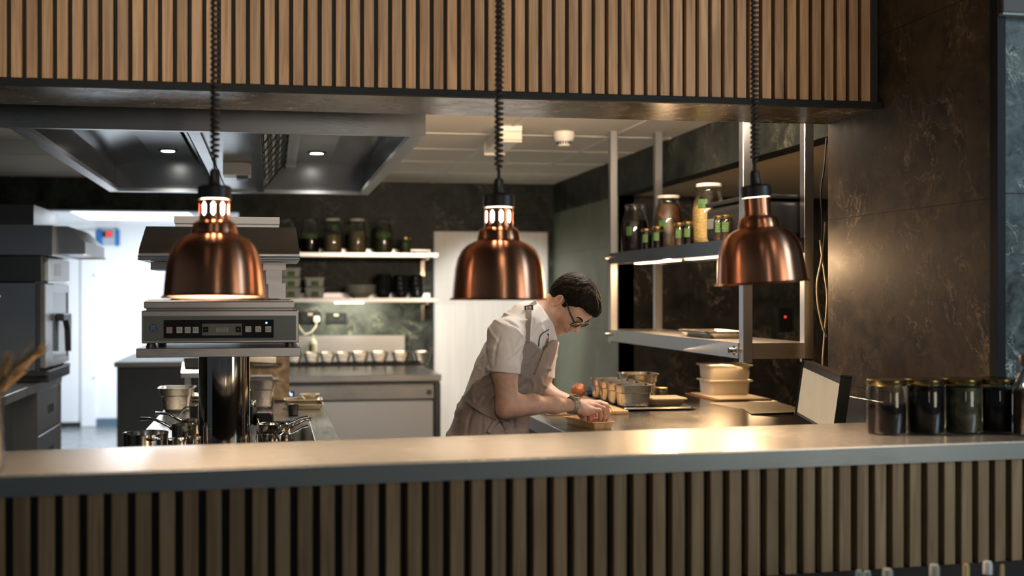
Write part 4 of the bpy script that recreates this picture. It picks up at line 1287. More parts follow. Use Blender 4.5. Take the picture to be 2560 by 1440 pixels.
for k, dsc in enumerate(('bottom steel tray of the stack left of the column', 'middle steel tray of the stack left of the column', 'top steel tray of the stack left of the column')):
    solo('baking_tray', MB().pan(0.19, 0.16, 0.022, 0.006, 0.006, 0.002, (-0.285, 5.33, IZ + 0.0002 + k * 0.0165), 0.02), S_BRASSY, dsc, 'tray', (-0.285, 5.33, IZ + k * 0.0165), 'stacked trays left of the column')
mug = thing('saucepot', 'small steel pot with a curved handle beside the column, further back', 'pot', (-0.325, 4.80, IZ))
pot_c = (-0.318, 4.82, IZ + 0.0002)
mug.location = pot_c
obj('pan_body', MB().lathe([(0, 0), (0.036, 0), (0.038, 0.004), (0.040, 0.050), (0.042, 0.053), (0.039, 0.052), (0.036, 0.006), (0, 0.004)], pot_c, 28), S_POT, mug, 40)
obj('handle', MB().tube([Vector(pot_c) + Vector(v) for v in ((-0.038, 0, 0.046), (-0.055, 0, 0.045), (-0.075, 0, 0.025), (-0.088, 0, 0.003))], [0.004, 0.005, 0.005, 0.004], 8), S_MIR, mug, 60)
bm1 = thing('bain_marie', 'tall lidded steel container behind the column, before the stained panel', 'container', (-0.05, 5.20, IZ))
obj('container_body', MB().pan(0.140, 0.140, 0.135, 0.010, 0.012, 0.002, (-0.048, 5.20, IZ + 0.0002), 0.022, 0, 0.004), S_GN, bm1)
obj('lid', MB().box(-0.128, 0.032, 5.12, 5.28, IZ + 0.1355, IZ + 0.1395, 0.001).box(-0.105, 0.005, 5.14, 5.26, IZ + 0.1395, IZ + 0.152, 0.005), S_GN, bm1)
pm = thing('pepper_mill', 'black and steel mill standing right beside the column', 'mill', (-0.082, 4.60, HZ))
obj('mill_body', MB().lathe([(0, 0), (0.019, 0), (0.019, 0.062), (0.017, 0.066), (0, 0.066)], (-0.083, 4.60, IZ + 0.0002), 24), BLACK, pm)
obj('mill_cap', MB().lathe([(0, 0.0662), (0.019, 0.0662), (0.0195, 0.086), (0.016, 0.095), (0, 0.097)], (-0.083, 4.60, IZ + 0.0002), 24), S_MIR, pm)
bb = thing('timer_box', 'small black box with a red dot on the black hob', 'box', (-0.028, 4.58, HZ))
obj('box_body', MB().box(-0.066, 0.006, 4.55, 4.615, HZ, HZ + 0.042, 0.006), BLACK, bb)
obj('red_dot', MB().sphere((-0.005, 4.552, HZ + 0.038), 0.0055, 10), plain('red_plastic', (0.5, 0.06, 0.05), 0.4), bb)
for k, (w_, d_, x_, y_, dsc) in enumerate(((0.172, 0.13, 0.150, 5.13, 'bottom shallow tray of the pile at the right island end'), (0.172, 0.13, 0.146, 5.15, 'middle shallow tray of the pile at the right island end'), (0.082, 0.07, 0.178, 5.17, 'small tray on top of the pile at the right island end'))):
    solo('baking_tray', MB().pan(w_, d_, 0.024, 0.005, 0.005, 0.002, (x_, y_, IZ + 0.0003 + k * 0.020), 0.015), S_BRASSY, dsc, 'tray', (x_, y_, IZ + k * 0.020), 'tray pile at the right island end')
solo('ramekin', MB().lathe([(0, 0), (0.020, 0), (0.022, 0.003), (0.0245, 0.045), (0.026, 0.047), (0.0235, 0.046), (0.020, 0.006), (0, 0.005)], (0.094, 4.86, IZ + 0.0002), 24), BLACK, 'small black pot before the tray pile on the island', 'pot', (0.094, 4.86, IZ))

# grill cabinet behind the island
gc = thing('charcoal_grill', 'stained grill cabinet at the far end of the island', 'grill', (-0.18, 5.75, 0))
obj('cabinet_body', MB().box(-0.44, 0.085, 5.50, 6.05, 0.0, 0.885), S_DK, gc, 0)
obj('stained_front', MB().box(-0.14, 0.087, 5.492, 5.52, 0.885, 1.125, 0.002), STAIN, gc, 0)
obj('upper_housing', MB().box(-0.435, 0.083, 5.52, 6.0, 1.0, 1.10).box(-0.435, 0.083, 5.75, 6.0, 0.885, 1.0), S_DK, gc, 0)
hd = MB()
hd.loft([[Vector((x, y, z)) for y, z in ((5.47, 1.005), (5.47, 1.03), (5.56, 1.075), (5.60, 1.075), (5.60, 1.005))] for x in (-0.445, -0.15)])
obj('sloped_lid', hd, S_X, gc, 0)
obj('towel_rail', MB().tube([(-0.135, 5.47, 1.068), (0.045, 5.47, 1.068), (0.052, 5.492, 1.068)], 0.0075, 8), S_MIR, gc)
obj('rail_base', MB().box(-0.43, -0.40, 5.50, 5.55, 0.885, 1.005), S_X, gc, 0)
solo('kitchen_cloth', MB().obox((-0.045, 5.476, 1.093), (0.066, 0.009, 0.016), (Vector((1, 0, -0.06)).normalized(), Vector((0, 1, 0)), Vector((0.06, 0, 1)).normalized()), 0.006), CLOTH, 'folded pale cloth over the rail of the stained grill', 'cloth', (-0.045, 5.474, 1.074))
cr = MB()
for i in range(3):
    cr.tube([(-0.425 + 0.02 * i, 5.56, 1.1245 - 0.002 * i), (-0.40 + 0.02 * i, 5.58, 1.1245), (-0.36, 5.62, 1.1245)], 0.021 - 0.003 * i, 12)
solo('rolled_cloth', cr, CLOTH, 'rolled pale cloth lying on top of the grill cabinet', 'cloth', (-0.40, 5.58, 1.10), None, 60)

# ================================================================== DARK CABINET IN THE OPENING
dc = thing('low_cabinet', 'dark low cabinet with a grey top in the back room opening', 'cabinet', (-0.75, 9.0, 0))
obj('cabinet_body', MB().box(-1.16, -0.30, 8.52, 8.98, 0.0, 0.862), DARKCAB, dc, 0)
obj('worktop', MB().box(-1.19, -0.29, 8.49, 8.985, 0.862, 0.900, 0.003).box(-1.19, -0.29, 8.985, 9.75, 0.862, 0.900), GREYTOP, dc, 30)
obj('rear_support', MB().box(-1.16, -0.30, 9.2, 9.74, 0, 0.862), DARKCAB, dc, 0)
obj('side_edge', MB().box(-1.172, -1.160, 8.515, 8.53, 0.0, 0.862), S_DK, dc, 0)

# ================================================================== BACK COUNTER
KZ = 0.86
kc = thing('back_counter', 'steel back counter over fridge drawers along the marble wall', 'counter', (0.63, 8.3, 0))
kx0, kx1, ky0 = 0.0, 1.170, 7.44
obj('worktop', MB().box(kx0, kx1, ky0, 8.995, KZ - 0.045, KZ, 0.003), S_X, kc, 30)
structure('trim_6', MB().box(kx0, 1.10, 8.965, 8.996, KZ + 0.0005, 1.075, 0.002), S_X, label='steel upstand behind the back counter')
obj('carcass', MB().box(kx0 + 0.01, kx1 - 0.005, ky0 + 0.045, 8.98, 0.08, KZ - 0.045), S_DK, kc, 0)
for fx in (0.05, 1.12):
    obj('foot', MB().cyl((fx, 7.55, 0), (fx, 7.55, 0.08), 0.02), S_DK, kc)
    obj('foot', MB().cyl((fx, 8.85, 0), (fx, 8.85, 0.08), 0.02), S_DK, kc)
obj('control_strip', MB().box(kx0 + 0.02, 1.12, ky0 + 0.02, ky0 + 0.046, 0.690, 0.782, 0.003), S_X, kc, 30)
obj('fridge_front', MB().box(0.17, 1.115, ky0 + 0.012, ky0 + 0.046, 0.405, 0.672, 0.005).box(0.17, 1.115, ky0 + 0.012, ky0 + 0.046, 0.10, 0.395, 0.005), plain('brushed_pale_front', (0.36, 0.37, 0.38), 0.38, 0.7), kc, 30)
obj('side_panel', MB().box(1.125, 1.165, ky0 + 0.01, ky0 + 0.046, 0.08, 0.80, 0.003), S_DK, kc, 30)
dd = obj('temperature_display', MB().box(0.100, 0.152, ky0 + 0.012, ky0 + 0.021, 0.712, 0.757, 0.002), BLACK, kc, 0)
obj('digits', MB().box(0.112, 0.122, ky0 + 0.0095, ky0 + 0.0125, 0.730, 0.748).box(0.128, 0.136, ky0 + 0.0095, ky0 + 0.0125, 0.724, 0.738), plain('blue_digits', (0.5, 0.6, 1), 0.4, emit=(0.4, 0.5, 1.0), estr=3), dd, 0)
obj('round_badge', MB().cyl((1.085, ky0 + 0.014, 0.735), (1.085, ky0 + 0.021, 0.735), 0.02, None, 20), S_DK, kc)

gy = 8.50
xs = [735, 779, 818, 857, 899, 947, 1000, 1054]
ref = None
dscs = ['first small steel pan of the back counter row, cut off by the grill', 'second small steel pan from the grill in the back counter row', 'third small steel pan from the grill in the back counter row', 'fourth small steel pan from the grill in the back counter row', 'fifth small steel pan from the grill in the back counter row', 'sixth small steel pan from the grill, wider, in the back counter row', 'second to last steel pan of the back counter row, near the white door', 'last steel pan of the back counter row, nearest the white door']
ins = solo('pan_frame', MB().box(0.10, 1.16, 8.395, 8.415, KZ, KZ + 0.022).box(0.10, 1.16, 8.60, 8.62, KZ, KZ + 0.022), BLACKM, 'low black rail frame under the row of small steel pans', 'frame', (0.63, 8.5, KZ))
for i, px in enumerate(xs):
    p = on_y(px, 905, gy)
    wide = i >= 4
    if i == 0:
        ref = solo('steel_pan', MB().pan(0.115, 0.165, 0.100, 0.012, 0.007, 0.002, (0, 0, 0), 0.02, 0, 0.003), S_GN, dscs[0], 'pan', (0, 0, 0), 'steel pans on the back counter')
        ref.location = (p.x, gy, KZ + 0.0004)
    else:
        dup(ref, (p.x, gy, KZ + 0.0004), 0, dscs[i], None, (1.15, 1, 1.04) if wide else (1, 1, 1))
sq = thing('squeeze_bottle', 'pale squeeze bottle with a green label among the back counter pans', 'bottle', (0.35, 8.72, KZ))
p = on_y(782, 900, 8.72)
sq.location = (p.x, 8.72, KZ)
cc = (p.x, 8.72, KZ + 0.0003)
obj('bottle_body', MB().lathe([(0, 0), (0.031, 0), (0.033, 0.005), (0.033, 0.165), (0.026, 0.178), (0, 0.18)], cc, 24), SQUEEZE, sq)
obj('nozzle', MB().lathe([(0.027, 0.178), (0.025, 0.188), (0.009, 0.196), (0.004, 0.232), (0, 0.234)], cc, 20), SQUEEZE, sq)
obj('label_sticker', curved_label(cc, 0.0335, 0.10, 0.155, radians(205), radians(255)), GREEN, sq)


def socket(px0, px1, py0, py1, label, plug=None):
    a, b = on_y(px0, py0, 8.99), on_y(px1, py1, 8.99)
    s = thing('wall_socket', label, 'socket', ((a.x + b.x) / 2, 9.0, (a.z + b.z) / 2))
    obj('faceplate', MB().box(a.x, b.x, 8.985, 9.0, b.z, a.z, 0.003), STRIPBLK, s)
    cz = (a.z + b.z) / 2
    m = MB()
    for k in (0.25, 0.75):
        cx = a.x + (b.x - a.x) * k
        m.box(cx - 0.004, cx + 0.004, 8.983, 8.986, cz - 0.005, cz + 0.010).box(cx - 0.016, cx - 0.008, 8.983, 8.986, cz - 0.018, cz - 0.012).box(cx + 0.008, cx + 0.016, 8.983, 8.986, cz - 0.018, cz - 0.012)
    obj('socket_holes', m, BLACKM, s)
    obj('switch', MB().box((a.x + b.x) / 2 - 0.017, (a.x + b.x) / 2 - 0.003, 8.981, 8.986, a.z - 0.028, a.z - 0.010).box((a.x + b.x) / 2 + 0.003, (a.x + b.x) / 2 + 0.017, 8.981, 8.986, a.z - 0.028, a.z - 0.010), plain('switch_cream', (0.30, 0.27, 0.18), 0.6), s)
    return s


socket(815, 866, 782, 809, 'empty black double socket under the back shelf')
socket(749, 802, 780, 810, 'black double socket with a cream plug, beside the grill')
pg = thing('plug', 'cream plug and cable in the socket beside the grill', 'plug', (0.36, 8.97, 1.27))
c = on_y(791, 798, 8.975)
pg.location = c
obj('plug_body', MB().box(c.x - 0.026, c.x + 0.026, 8.945, 8.984, c.z - 0.026, c.z + 0.026, 0.01), plain('plug_cream', (0.42, 0.39, 0.32), 0.6), pg)
obj('plug_cord', MB().tube([on_y(791, 806, 8.96), on_y(790, 816, 8.955), on_y(778, 831, 8.95), on_y(762, 836, 8.94), on_y(754, 826, 8.92), on_y(744, 812, 8.9), on_y(735, 805, 8.9)], 0.0055, 8), MAT['plug_cream'], pg, 60)

# back shelves
sh0, sh1 = 0.0, 1.335
for z1, nm in ((1.752, 'upper of the two steel shelves on the marble back wall'), (1.388, 'lower of the two steel shelves on the marble back wall, lit strip below')):
    s = thing('wall_shelf', nm, 'shelf', (0.66, 8.85, z1))
    obj('shelf_board', MB().box(sh0, sh1, 8.66, 8.998, z1 - 0.034, z1, 0.002), S_X, s, 30)
    obj('bracket', MB().box(1.235, 1.265, 8.70, 8.99, z1 - 0.055, z1 - 0.035).box(1.235, 1.265, 8.97, 8.999, z1 - 0.19, z1 - 0.034), S_MIR, s, 0)
    obj('bracket', MB().box(0.06, 0.09, 8.70, 8.99, z1 - 0.055, z1 - 0.035).box(0.06, 0.09, 8.97, 8.999, z1 - 0.19, z1 - 0.034), S_MIR, s, 0)
    obj('back_lip', MB().box(sh0, sh1 - 0.02, 8.985, 8.998, z1, z1 + 0.04, 0.001), S_X, s, 0)
    if z1 < 1.5:
        obj('light_strip', MB().box(0.50, 0.73, 8.68, 8.71, z1 - 0.043, z1 - 0.035), STRIPG, s, 0)
SZ = 1.7524
BJ = 'big jars on the back shelf'
yj = 8.80
big_jar((on_y(717, 600, yj).x, yj, SZ), 'big jar mostly hidden behind the top rail of the grill', LIQ_DARK, 0.5, None, None, group=BJ)
big_jar((on_y(775, 600, yj).x, yj, SZ), 'big dark jar with a wide green label, first right of the grill', LIQ_DARK, 0.44, None, (radians(215), radians(318), 0.115, 0.150), group=BJ)
big_jar((on_y(832, 600, yj).x, yj, SZ), 'big white lidded ochre jar with a green label near its neck on the back shelf', GRAIN, 0.52, MAT['white_lid'], (radians(262), radians(312), 0.182, 0.222), group=BJ)
big_jar((on_y(893, 600, yj).x, yj, SZ), 'big white lidded ochre jar without a label on the back shelf', GRAIN, 0.64, MAT['white_lid'], None, group=BJ)
big_jar((on_y(958, 600, yj).x, yj, SZ), 'big dark jar with leafy preserves and a green label, beside the small jar', HERB, 0.80, None, (radians(220), radians(318), 0.125, 0.165), group=BJ)
small_jar((on_y(1013, 610, 8.78).x, 8.78, SZ), 'small gold lidded jar alone at the end of the upper back shelf', HERB, (radians(245), radians(305)), 0.049, 0.128)
solo('shelf_tray', MB().pan(0.13, 0.2, 0.020, 0.004, 0.004, 0.002, (1.205, 8.80, SZ), 0.01), S_X, 'flat steel tray at the end of the upper back shelf', 'tray', (1.205, 8.80, SZ))
LZ2 = 1.3884
tubs = {}
TG = 'small labelled tubs on the lower back shelf'
for px, n_, w_, h_, names in ((727, 3, 0.165, 0.080, ('bottom tub of the stack of three beside the grill', 'middle tub of the stack of three beside the grill', 'top tub of the stack of three beside the grill')), (786, 2, 0.165, 0.082, ('bottom tub of the stack of two on the lower back shelf', 'top tub of the stack of two on the lower back shelf'))):
    x = on_y(px, 700, 8.8).x
    for k in range(n_):
        z = LZ2 + k * (h_ + 0.0012)
        t = thing('plastic_tub', names[k], 'tub', (x, 8.8, z), TG)
        obj('tub_body', MB().pan(w_ - 0.012, 0.15, h_ - 0.012, 0.005, 0.002, 0.002, (x, 8.8, z), 0.02), PLASTIC2, t)
        obj('lid', MB().box(x - w_ / 2, x + w_ / 2, 8.72, 8.88, z + h_ - 0.0118, z + h_, 0.003), PLASTIC2, t)
        obj('label_sticker', MB().box(x - 0.028, x + 0.030, 8.7195, 8.7225, z + 0.015, z + 0.052), GREEN, t)
xb = on_y(902, 730, 8.82).x
for k, nm in enumerate(('lowest grey bowl of the stack on the lower back shelf', 'second grey bowl from the bottom of the stack', 'third grey bowl from the bottom of the stack', 'fourth grey bowl from the bottom of the stack', 'topmost grey bowl of the stack on the lower back shelf')):
    solo('bowl', MB().lathe([(0, 0), (0.055, 0), (0.06, 0.004), (0.10, 0.034), (0.124, 0.050), (0.124, 0.0545), (0.098, 0.040), (0.056, 0.010), (0, 0.008)], (xb, 8.82, LZ2 + k * 0.0125), 40), CERAM, nm, 'bowl', (xb, 8.82, LZ2 + k * 0.0125), 'grey bowls on the lower back shelf')
for px, n_, R_, hh, st, nm, grp in ((959, 6, 0.064, 0.085, 0.022, 'black cup', 'stacked black cups'), (1003, 4, 0.062, 0.068, 0.040, 'black bowl', 'black bowls beside the cups'), (1044, 4, 0.062, 0.068, 0.040, 'black bowl', 'black bowls at the shelf end')):
    x = on_y(px, 720, 8.82).x
    yy = 8.82 if px != 1044 else 8.86
    where = {959: 'in the tall narrow stack', 1003: 'in the stack beside the cups', 1044: 'in the stack nearest the white door'}[px]
    ordn = ['lowest', 'second', 'third', 'fourth', 'fifth', 'topmost']
    for k in range(n_):
        o_ = 'topmost' if k == n_ - 1 else ordn[k]
        c = (x, yy, LZ2 + k * st)
        solo('cup' if 'cup' in nm else 'bowl', MB().lathe([(0, 0), (R_ * 0.6, 0), (R_ * 0.72, 0.006), (R_ * 0.96, hh * 0.6), (R_, hh), (R_ * 0.95, hh), (R_ * 0.90, hh * 0.6), (R_ * 0.6, 0.012), (0, 0.008)], c, 32), CERAMB, f'{o_} {nm} from the bottom {where}' if o_ not in ('lowest', 'topmost') else f'{o_} {nm} {where} on the lower shelf', 'cup' if 'cup' in nm else 'bowl', c, grp)

# ================================================================== LEFT SIDE: oven and its counter
lc = thing('side_counter', 'steel counter with drawers under the oven', 'counter', (-1.7, 6.0, 0))
lx = -1.35
obj('worktop', MB().box(-2.2, lx, 4.0, 7.30, 0.850, 0.900, 0.003), S_X, lc, 30)
obj('drawer_cabinet', MB().box(-2.15, lx - 0.03, 6.60, 7.285, 0.06, 0.85), S_DK, lc, 0)
for k in range(3):
    z1 = 0.842 - k * 0.262
    d = obj('drawer', MB().box(lx - 0.03, lx - 0.008, 6.63, 7.275, z1 - 0.252, z1, 0.004), S_V, lc, 30)
    obj('recessed_pull', MB().box(lx - 0.0085, lx - 0.0065, 6.90, 7.06, z1 - 0.155, z1 - 0.105), BLACKM, d, 0)
for a, b in ((6.565, 6.60), (7.275, 7.295)):
    obj('end_frame', MB().box(-2.15, lx - 0.004, a, b, 0.0, 0.85), S_X, lc, 0)
obj('back_panel', MB().box(lx - 0.16, lx - 0.14, 5.35, 6.565, 0.30, 0.85), S_DK, lc, 0)
obj('leg', MB().box(lx - 0.06, lx - 0.02, 4.1, 4.14, 0, 0.85), S_X, lc, 0)
obj('leg', MB().box(-2.15, -2.11, 4.1, 4.14, 0, 0.85), S_X, lc, 0)
obj('leg', MB().box(-2.15, -2.11, 5.2, 5.24, 0, 0.85), S_X, lc, 0)

ov = thing('combi_oven', 'steel oven with a glass door on the side counter', 'oven', (-1.7, 6.92, 0.9))
ox, oy0, oy1 = -1.305, 6.545, 7.30
OS = steel('oven_side_steel', (0.50, 0.51, 0.52), 0.24, (0.6, 60, 60), 0.02, 0.0)
obj('base', MB().box(-2.05, ox + 0.01, oy0 + 0.05, oy1 - 0.03, 0.9005, 0.968, 0.004).box(-2.05, ox + 0.006, oy0 - 0.0, oy1, 0.945, 0.972), BLACK, ov, 30)
obj('body', MB().box(-2.10, ox - 0.05, oy0, oy1, 0.972, 1.487, 0.004), OS, ov, 30)
obj('front_frame', MB().box(ox - 0.05, ox - 0.035, oy0 - 0.002, oy1, 0.972, 1.487), BLACKM, ov, 0)
dr = obj('door', MB().box(ox - 0.035, ox, oy0 + 0.01, oy0 + 0.22, 0.985, 1.482, 0.006).box(ox - 0.035, ox, oy1 - 0.05, oy1, 0.985, 1.482, 0.006).box(ox - 0.035, ox, oy0 + 0.22, oy1 - 0.05, 1.43, 1.482).box(ox - 0.035, ox, oy0 + 0.22, oy1 - 0.05, 0.985, 1.02), S_V, ov, 30)
obj('door_glass', MB().box(ox - 0.025, ox - 0.006, oy0 + 0.22, oy1 - 0.05, 1.02, 1.43), plain('oven_glass', (0.10, 0.12, 0.13), 0.08), dr, 0)
obj('handle', MB().box(ox, ox + 0.05, oy0 + 0.30, oy0 + 0.56, 1.255, 1.30, 0.006).loft([[Vector((ox + 0.015, y, z)), Vector((ox + 0.05, y, z)), Vector((ox + 0.05, y + w_, z)), Vector((ox + 0.015, y + w_, z))] for y, z, w_ in ((oy0 + 0.53, 1.06, 0.02), (oy0 + 0.50, 1.20, 0.05), (oy0 + 0.44, 1.26, 0.12))]), BLACK, dr, 30)
obj('control_box', MB().box(-2.10, ox - 0.02, oy0, oy1, 1.493, 1.640, 0.004), S_DK, ov, 30)
cp = obj('control_glass', MB().box(ox - 0.021, ox + 0.002, oy0 + 0.08, oy1, 1.497, 1.636, 0.003), plain('control_glass_grey', (0.22, 0.24, 0.25), 0.12), ov, 30)
obj('screen', MB().box(ox + 0.0015, ox + 0.0035, oy0 + 0.28, oy0 + 0.46, 1.53, 1.605), plain('pale_screen', (0.55, 0.58, 0.60), 0.3), cp, 0)
obj('ledge', MB().box(ox - 0.06, ox + 0.012, oy0 + 0.02, oy1 + 0.01, 1.484, 1.4935), S_MIR, ov, 0)
obj('vent_dimple', MB().cyl((-1.57, oy0 - 0.004, 1.40), (-1.57, oy0 + 0.003, 1.40), 0.012, 0.02, 16), S_DK, ov)
oh = thing('condensation_hood', 'steel condensation hood sitting over the oven', 'hood', (-1.7, 6.9, 1.645))
obj('hood_box', MB().box(-2.10, -1.265, 6.55, 7.35, 1.645, 1.822, 0.003), OS, oh, 30)
obj('upper_duct', MB().box(-2.10, -1.372, 6.56, 7.30, 1.822, 1.94), S_DK, oh, 0)
fm = MB().loft([[Vector((-1.264, y, z)), Vector((-1.16, y, z)), Vector((-1.085, y, 1.655)), Vector((-1.085, y, 1.648)), Vector((-1.264, y, 1.648))] if False else [Vector((-1.264, y, 1.82)), Vector((-1.19, y, 1.82)), Vector((-1.09, y, 1.725)), Vector((-1.09, y, 1.655)), Vector((-1.264, y, 1.655))] for y, z in ((6.60, 0), (7.34, 0))])
obj('front_canopy', fm, S_X, oh, 0)
obj('canopy_lip', MB().box(-1.10, -1.082, 6.595, 7.345, 1.646, 1.656).box(-1.264, -1.082, 7.33, 7.345, 1.646, 1.656), plain('white_lip', (0.75, 0.77, 0.8), 0.4), oh, 0)

# ================================================================== ON THE BAR
def bar_jar(px, label, content, fill, R=0.053, H=0.152, y=2.80):
    p = on_y(px, 1000, y)
    c = (p.x, y, 1.0303)
    j = thing('preserving_jar', label, 'jar', c, 'jars on the bar end')
    prof = [(0, 0), (R * 0.9, 0), (R, 0.006), (R, H * 0.82), (R * 0.93, H * 0.88), (R * 0.93, H * 0.90)]
    obj('glass', MB().lathe(prof, c, 32), GLASS, j, 60)
    obj('contents', MB().lathe([(0, 0.003), (R - 0.004, 0.004), (R - 0.003, H * fill), (0, H * fill)], c, 28), content, j, 60)
    lid = obj('lid', MB().lathe([(0, H * 0.89), (R * 0.96, H * 0.89), (R * 1.0, H * 0.91), (R * 1.0, H * 0.985), (R * 0.95, H), (R * 0.8, H * 0.985), (0, H * 0.985)], c, 36), GOLD_DK, j, 40)
    return j


bar_jar(2217, 'half full dark jar on the bar, farthest from the tall bottle', LIQ_DARK, 0.55)
bar_jar(2313, 'second dark jar on the bar from the order screen side', LIQ_DARK, 0.86)
bar_jar(2405, 'jar of greenish preserves on the bar', HERB, 0.84)
bar_jar(2490, 'dark jar beside the tall bottle on the bar', LIQ_DARK, 0.8)
c = on_y(2585, 1000, 2.70)
tb = thing('tall_jar', 'tall dark glass jar at the very end of the bar', 'jar', (c.x, 2.70, 1.0303))
cc = (c.x, 2.70, 1.0303)
prof = [(0, 0), (0.050, 0), (0.055, 0.006), (0.055, 0.115), (0.052, 0.135), (0.040, 0.165), (0.034, 0.180), (0.034, 0.195)]
obj('glass', MB().lathe(prof, cc, 32), GLASS, tb, 60)
obj('contents', MB().lathe([(0, 0.003), (0.051, 0.004), (0.051, 0.125), (0, 0.125)], cc, 28), LIQ_DARK, tb, 60)
obj('lid', MB().lathe([(0, 0.192), (0.036, 0.192), (0.037, 0.22), (0.034, 0.224), (0, 0.224)], cc, 28), BLACK, tb, 40)

vc = on_z(-42, 1180, 1.0303)
vz = thing('vase', 'clear glass vase at the end of the bar, mostly out of the frame', 'vase', vc)
obj('glass', MB().lathe([(0, 0.0), (0.040, 0.0), (0.044, 0.006), (0.046, 0.18), (0.044, 0.18), (0.041, 0.012), (0, 0.01)], vc, 32), GLASSD, vz, 60)
WS = 'dried wheat stems in the vase'
for k, (pts, ear, dsc) in enumerate(((((-40, 1150), (-5, 1010), (30, 930)), ((30, 930), (60, 905), (97, 878)), 'thick wheat ear reaching out furthest from the vase'),
                                     (((-45, 1150), (-20, 1010), (15, 945)), ((20, 930), (55, 885), (85, 855)), 'thin upper wheat stalk with a fine tip'),
                                     (((-38, 1150), (-15, 1020), (0, 975)), ((-2, 975), (28, 945), (50, 930)), 'lower short wheat ear bending over the vase rim'),
                                     (((-50, 1150), (-35, 1020), (-10, 960)), ((-12, 980), (5, 935), (16, 905)), 'upright wheat ear close to the vase'))):
    y = vc.y
    st = thing('wheat_stem', dsc, 'dried plant', (vc.x, vc.y, vc.z + 0.012), WS)
    b0 = Vector((vc.x + 0.006 * (k - 1.5), vc.y, vc.z + 0.012))
    obj('stem', MB().tube([b0] + [on_y(a, b, y) for a, b in pts[1:]] + [on_y(*ear[0], y)], 0.0016, 6), WHEAT, st, 60)
    e = [on_y(a, b, y + 0.004 * k) for a, b in ear]
    thin = k == 1
    m = MB().tube([e[0], e[0].lerp(e[1], 0.5), e[1], e[1].lerp(e[2], 0.6), e[2]], [0.003, 0.007, 0.0085, 0.0065, 0.0012] if not thin else [0.0015, 0.002, 0.002, 0.0016, 0.0006], 10)
    rd = random.Random(k)
    d = (e[2] - e[0]).normalized()
    if not thin:
        for i in range(44):
            t = i / 43
            p = e[0].lerp(e[2], t) if t > 0.5 else e[0].lerp(e[1], 2 * t) if False else (e[0].lerp(e[1], min(1, 2 * t)) if t < 0.5 else e[1].lerp(e[2], 2 * t - 1))
            o_ = Vector((rd.uniform(-1, 1), rd.uniform(-1, 1), rd.uniform(-1, 1))).normalized()
            m.tube([p + o_ * 0.005, p + o_ * 0.010 + d * 0.010, p + o_ * 0.011 + d * 0.026], [0.0022, 0.0018, 0.0003], 5)
    obj('ear', m, WHEAT, st, 60)

# flat panel high on the dining wall
a, b = on_y(2499, -30, 2.87), on_y(2640, 40, 2.87)
tvp = thing('wall_panel', 'dark flat panel high on the blue marble wall', 'panel', ((a.x + b.x) / 2, 2.88, b.z))
obj('panel_front', MB().box(a.x, b.x, 2.855, 2.8845, b.z, a.z, 0.003), plain('panel_brown', (0.045, 0.042, 0.038), 0.5), tvp)
obj('panel_rim', MB().box(a.x - 0.002, b.x, 2.852, 2.884, b.z - 0.007, b.z - 0.0005), plain('panel_rim_teal', (0.16, 0.22, 0.23), 0.4), tvp)

# ================================================================== THE CHEF
D0 = 4.05
RT = Vector((cos(YAW), -sin(YAW), 0))
FW = Vector((sin(YAW), cos(YAW), 0))


def Lc(px, py, dd=0.0):
    """photo point at view depth D0+dd in the chef's working frame (right, away, up)"""
    d = D0 + dd
    return np.array([(px - 1080) / 2700 * d, d, EYE + (735 - py) / 2700 * d])


def to_world(V):
    V = np.asarray(V, dtype=float).reshape(-1, 3)
    return V[:, :1] * np.array(RT) + V[:, 1:2] * np.array(FW) + V[:, 2:] * np.array((0, 0, 1))


def vnoise(x, y, z, seed=0):
    """smooth value noise on broadcast arrays"""
    tab = np.random.default_rng(seed).random((64, 64, 64)).astype(np.float32)
    xi, yi, zi = np.floor(x).astype(int), np.floor(y).astype(int), np.floor(z).astype(int)
    fx, fy, fz = x - xi, y - yi, z - zi
    fx, fy, fz = [q * q * (3 - 2 * q) for q in (fx, fy, fz)]
    out = 0
    for i in (0, 1):
        for j in (0, 1):
            for k in (0, 1):
                out = out + tab[(xi + i) % 64, (yi + j) % 64, (zi + k) % 64] * (fx if i else 1 - fx) * (fy if j else 1 - fy) * (fz if k else 1 - fz)
    return out - 0.5


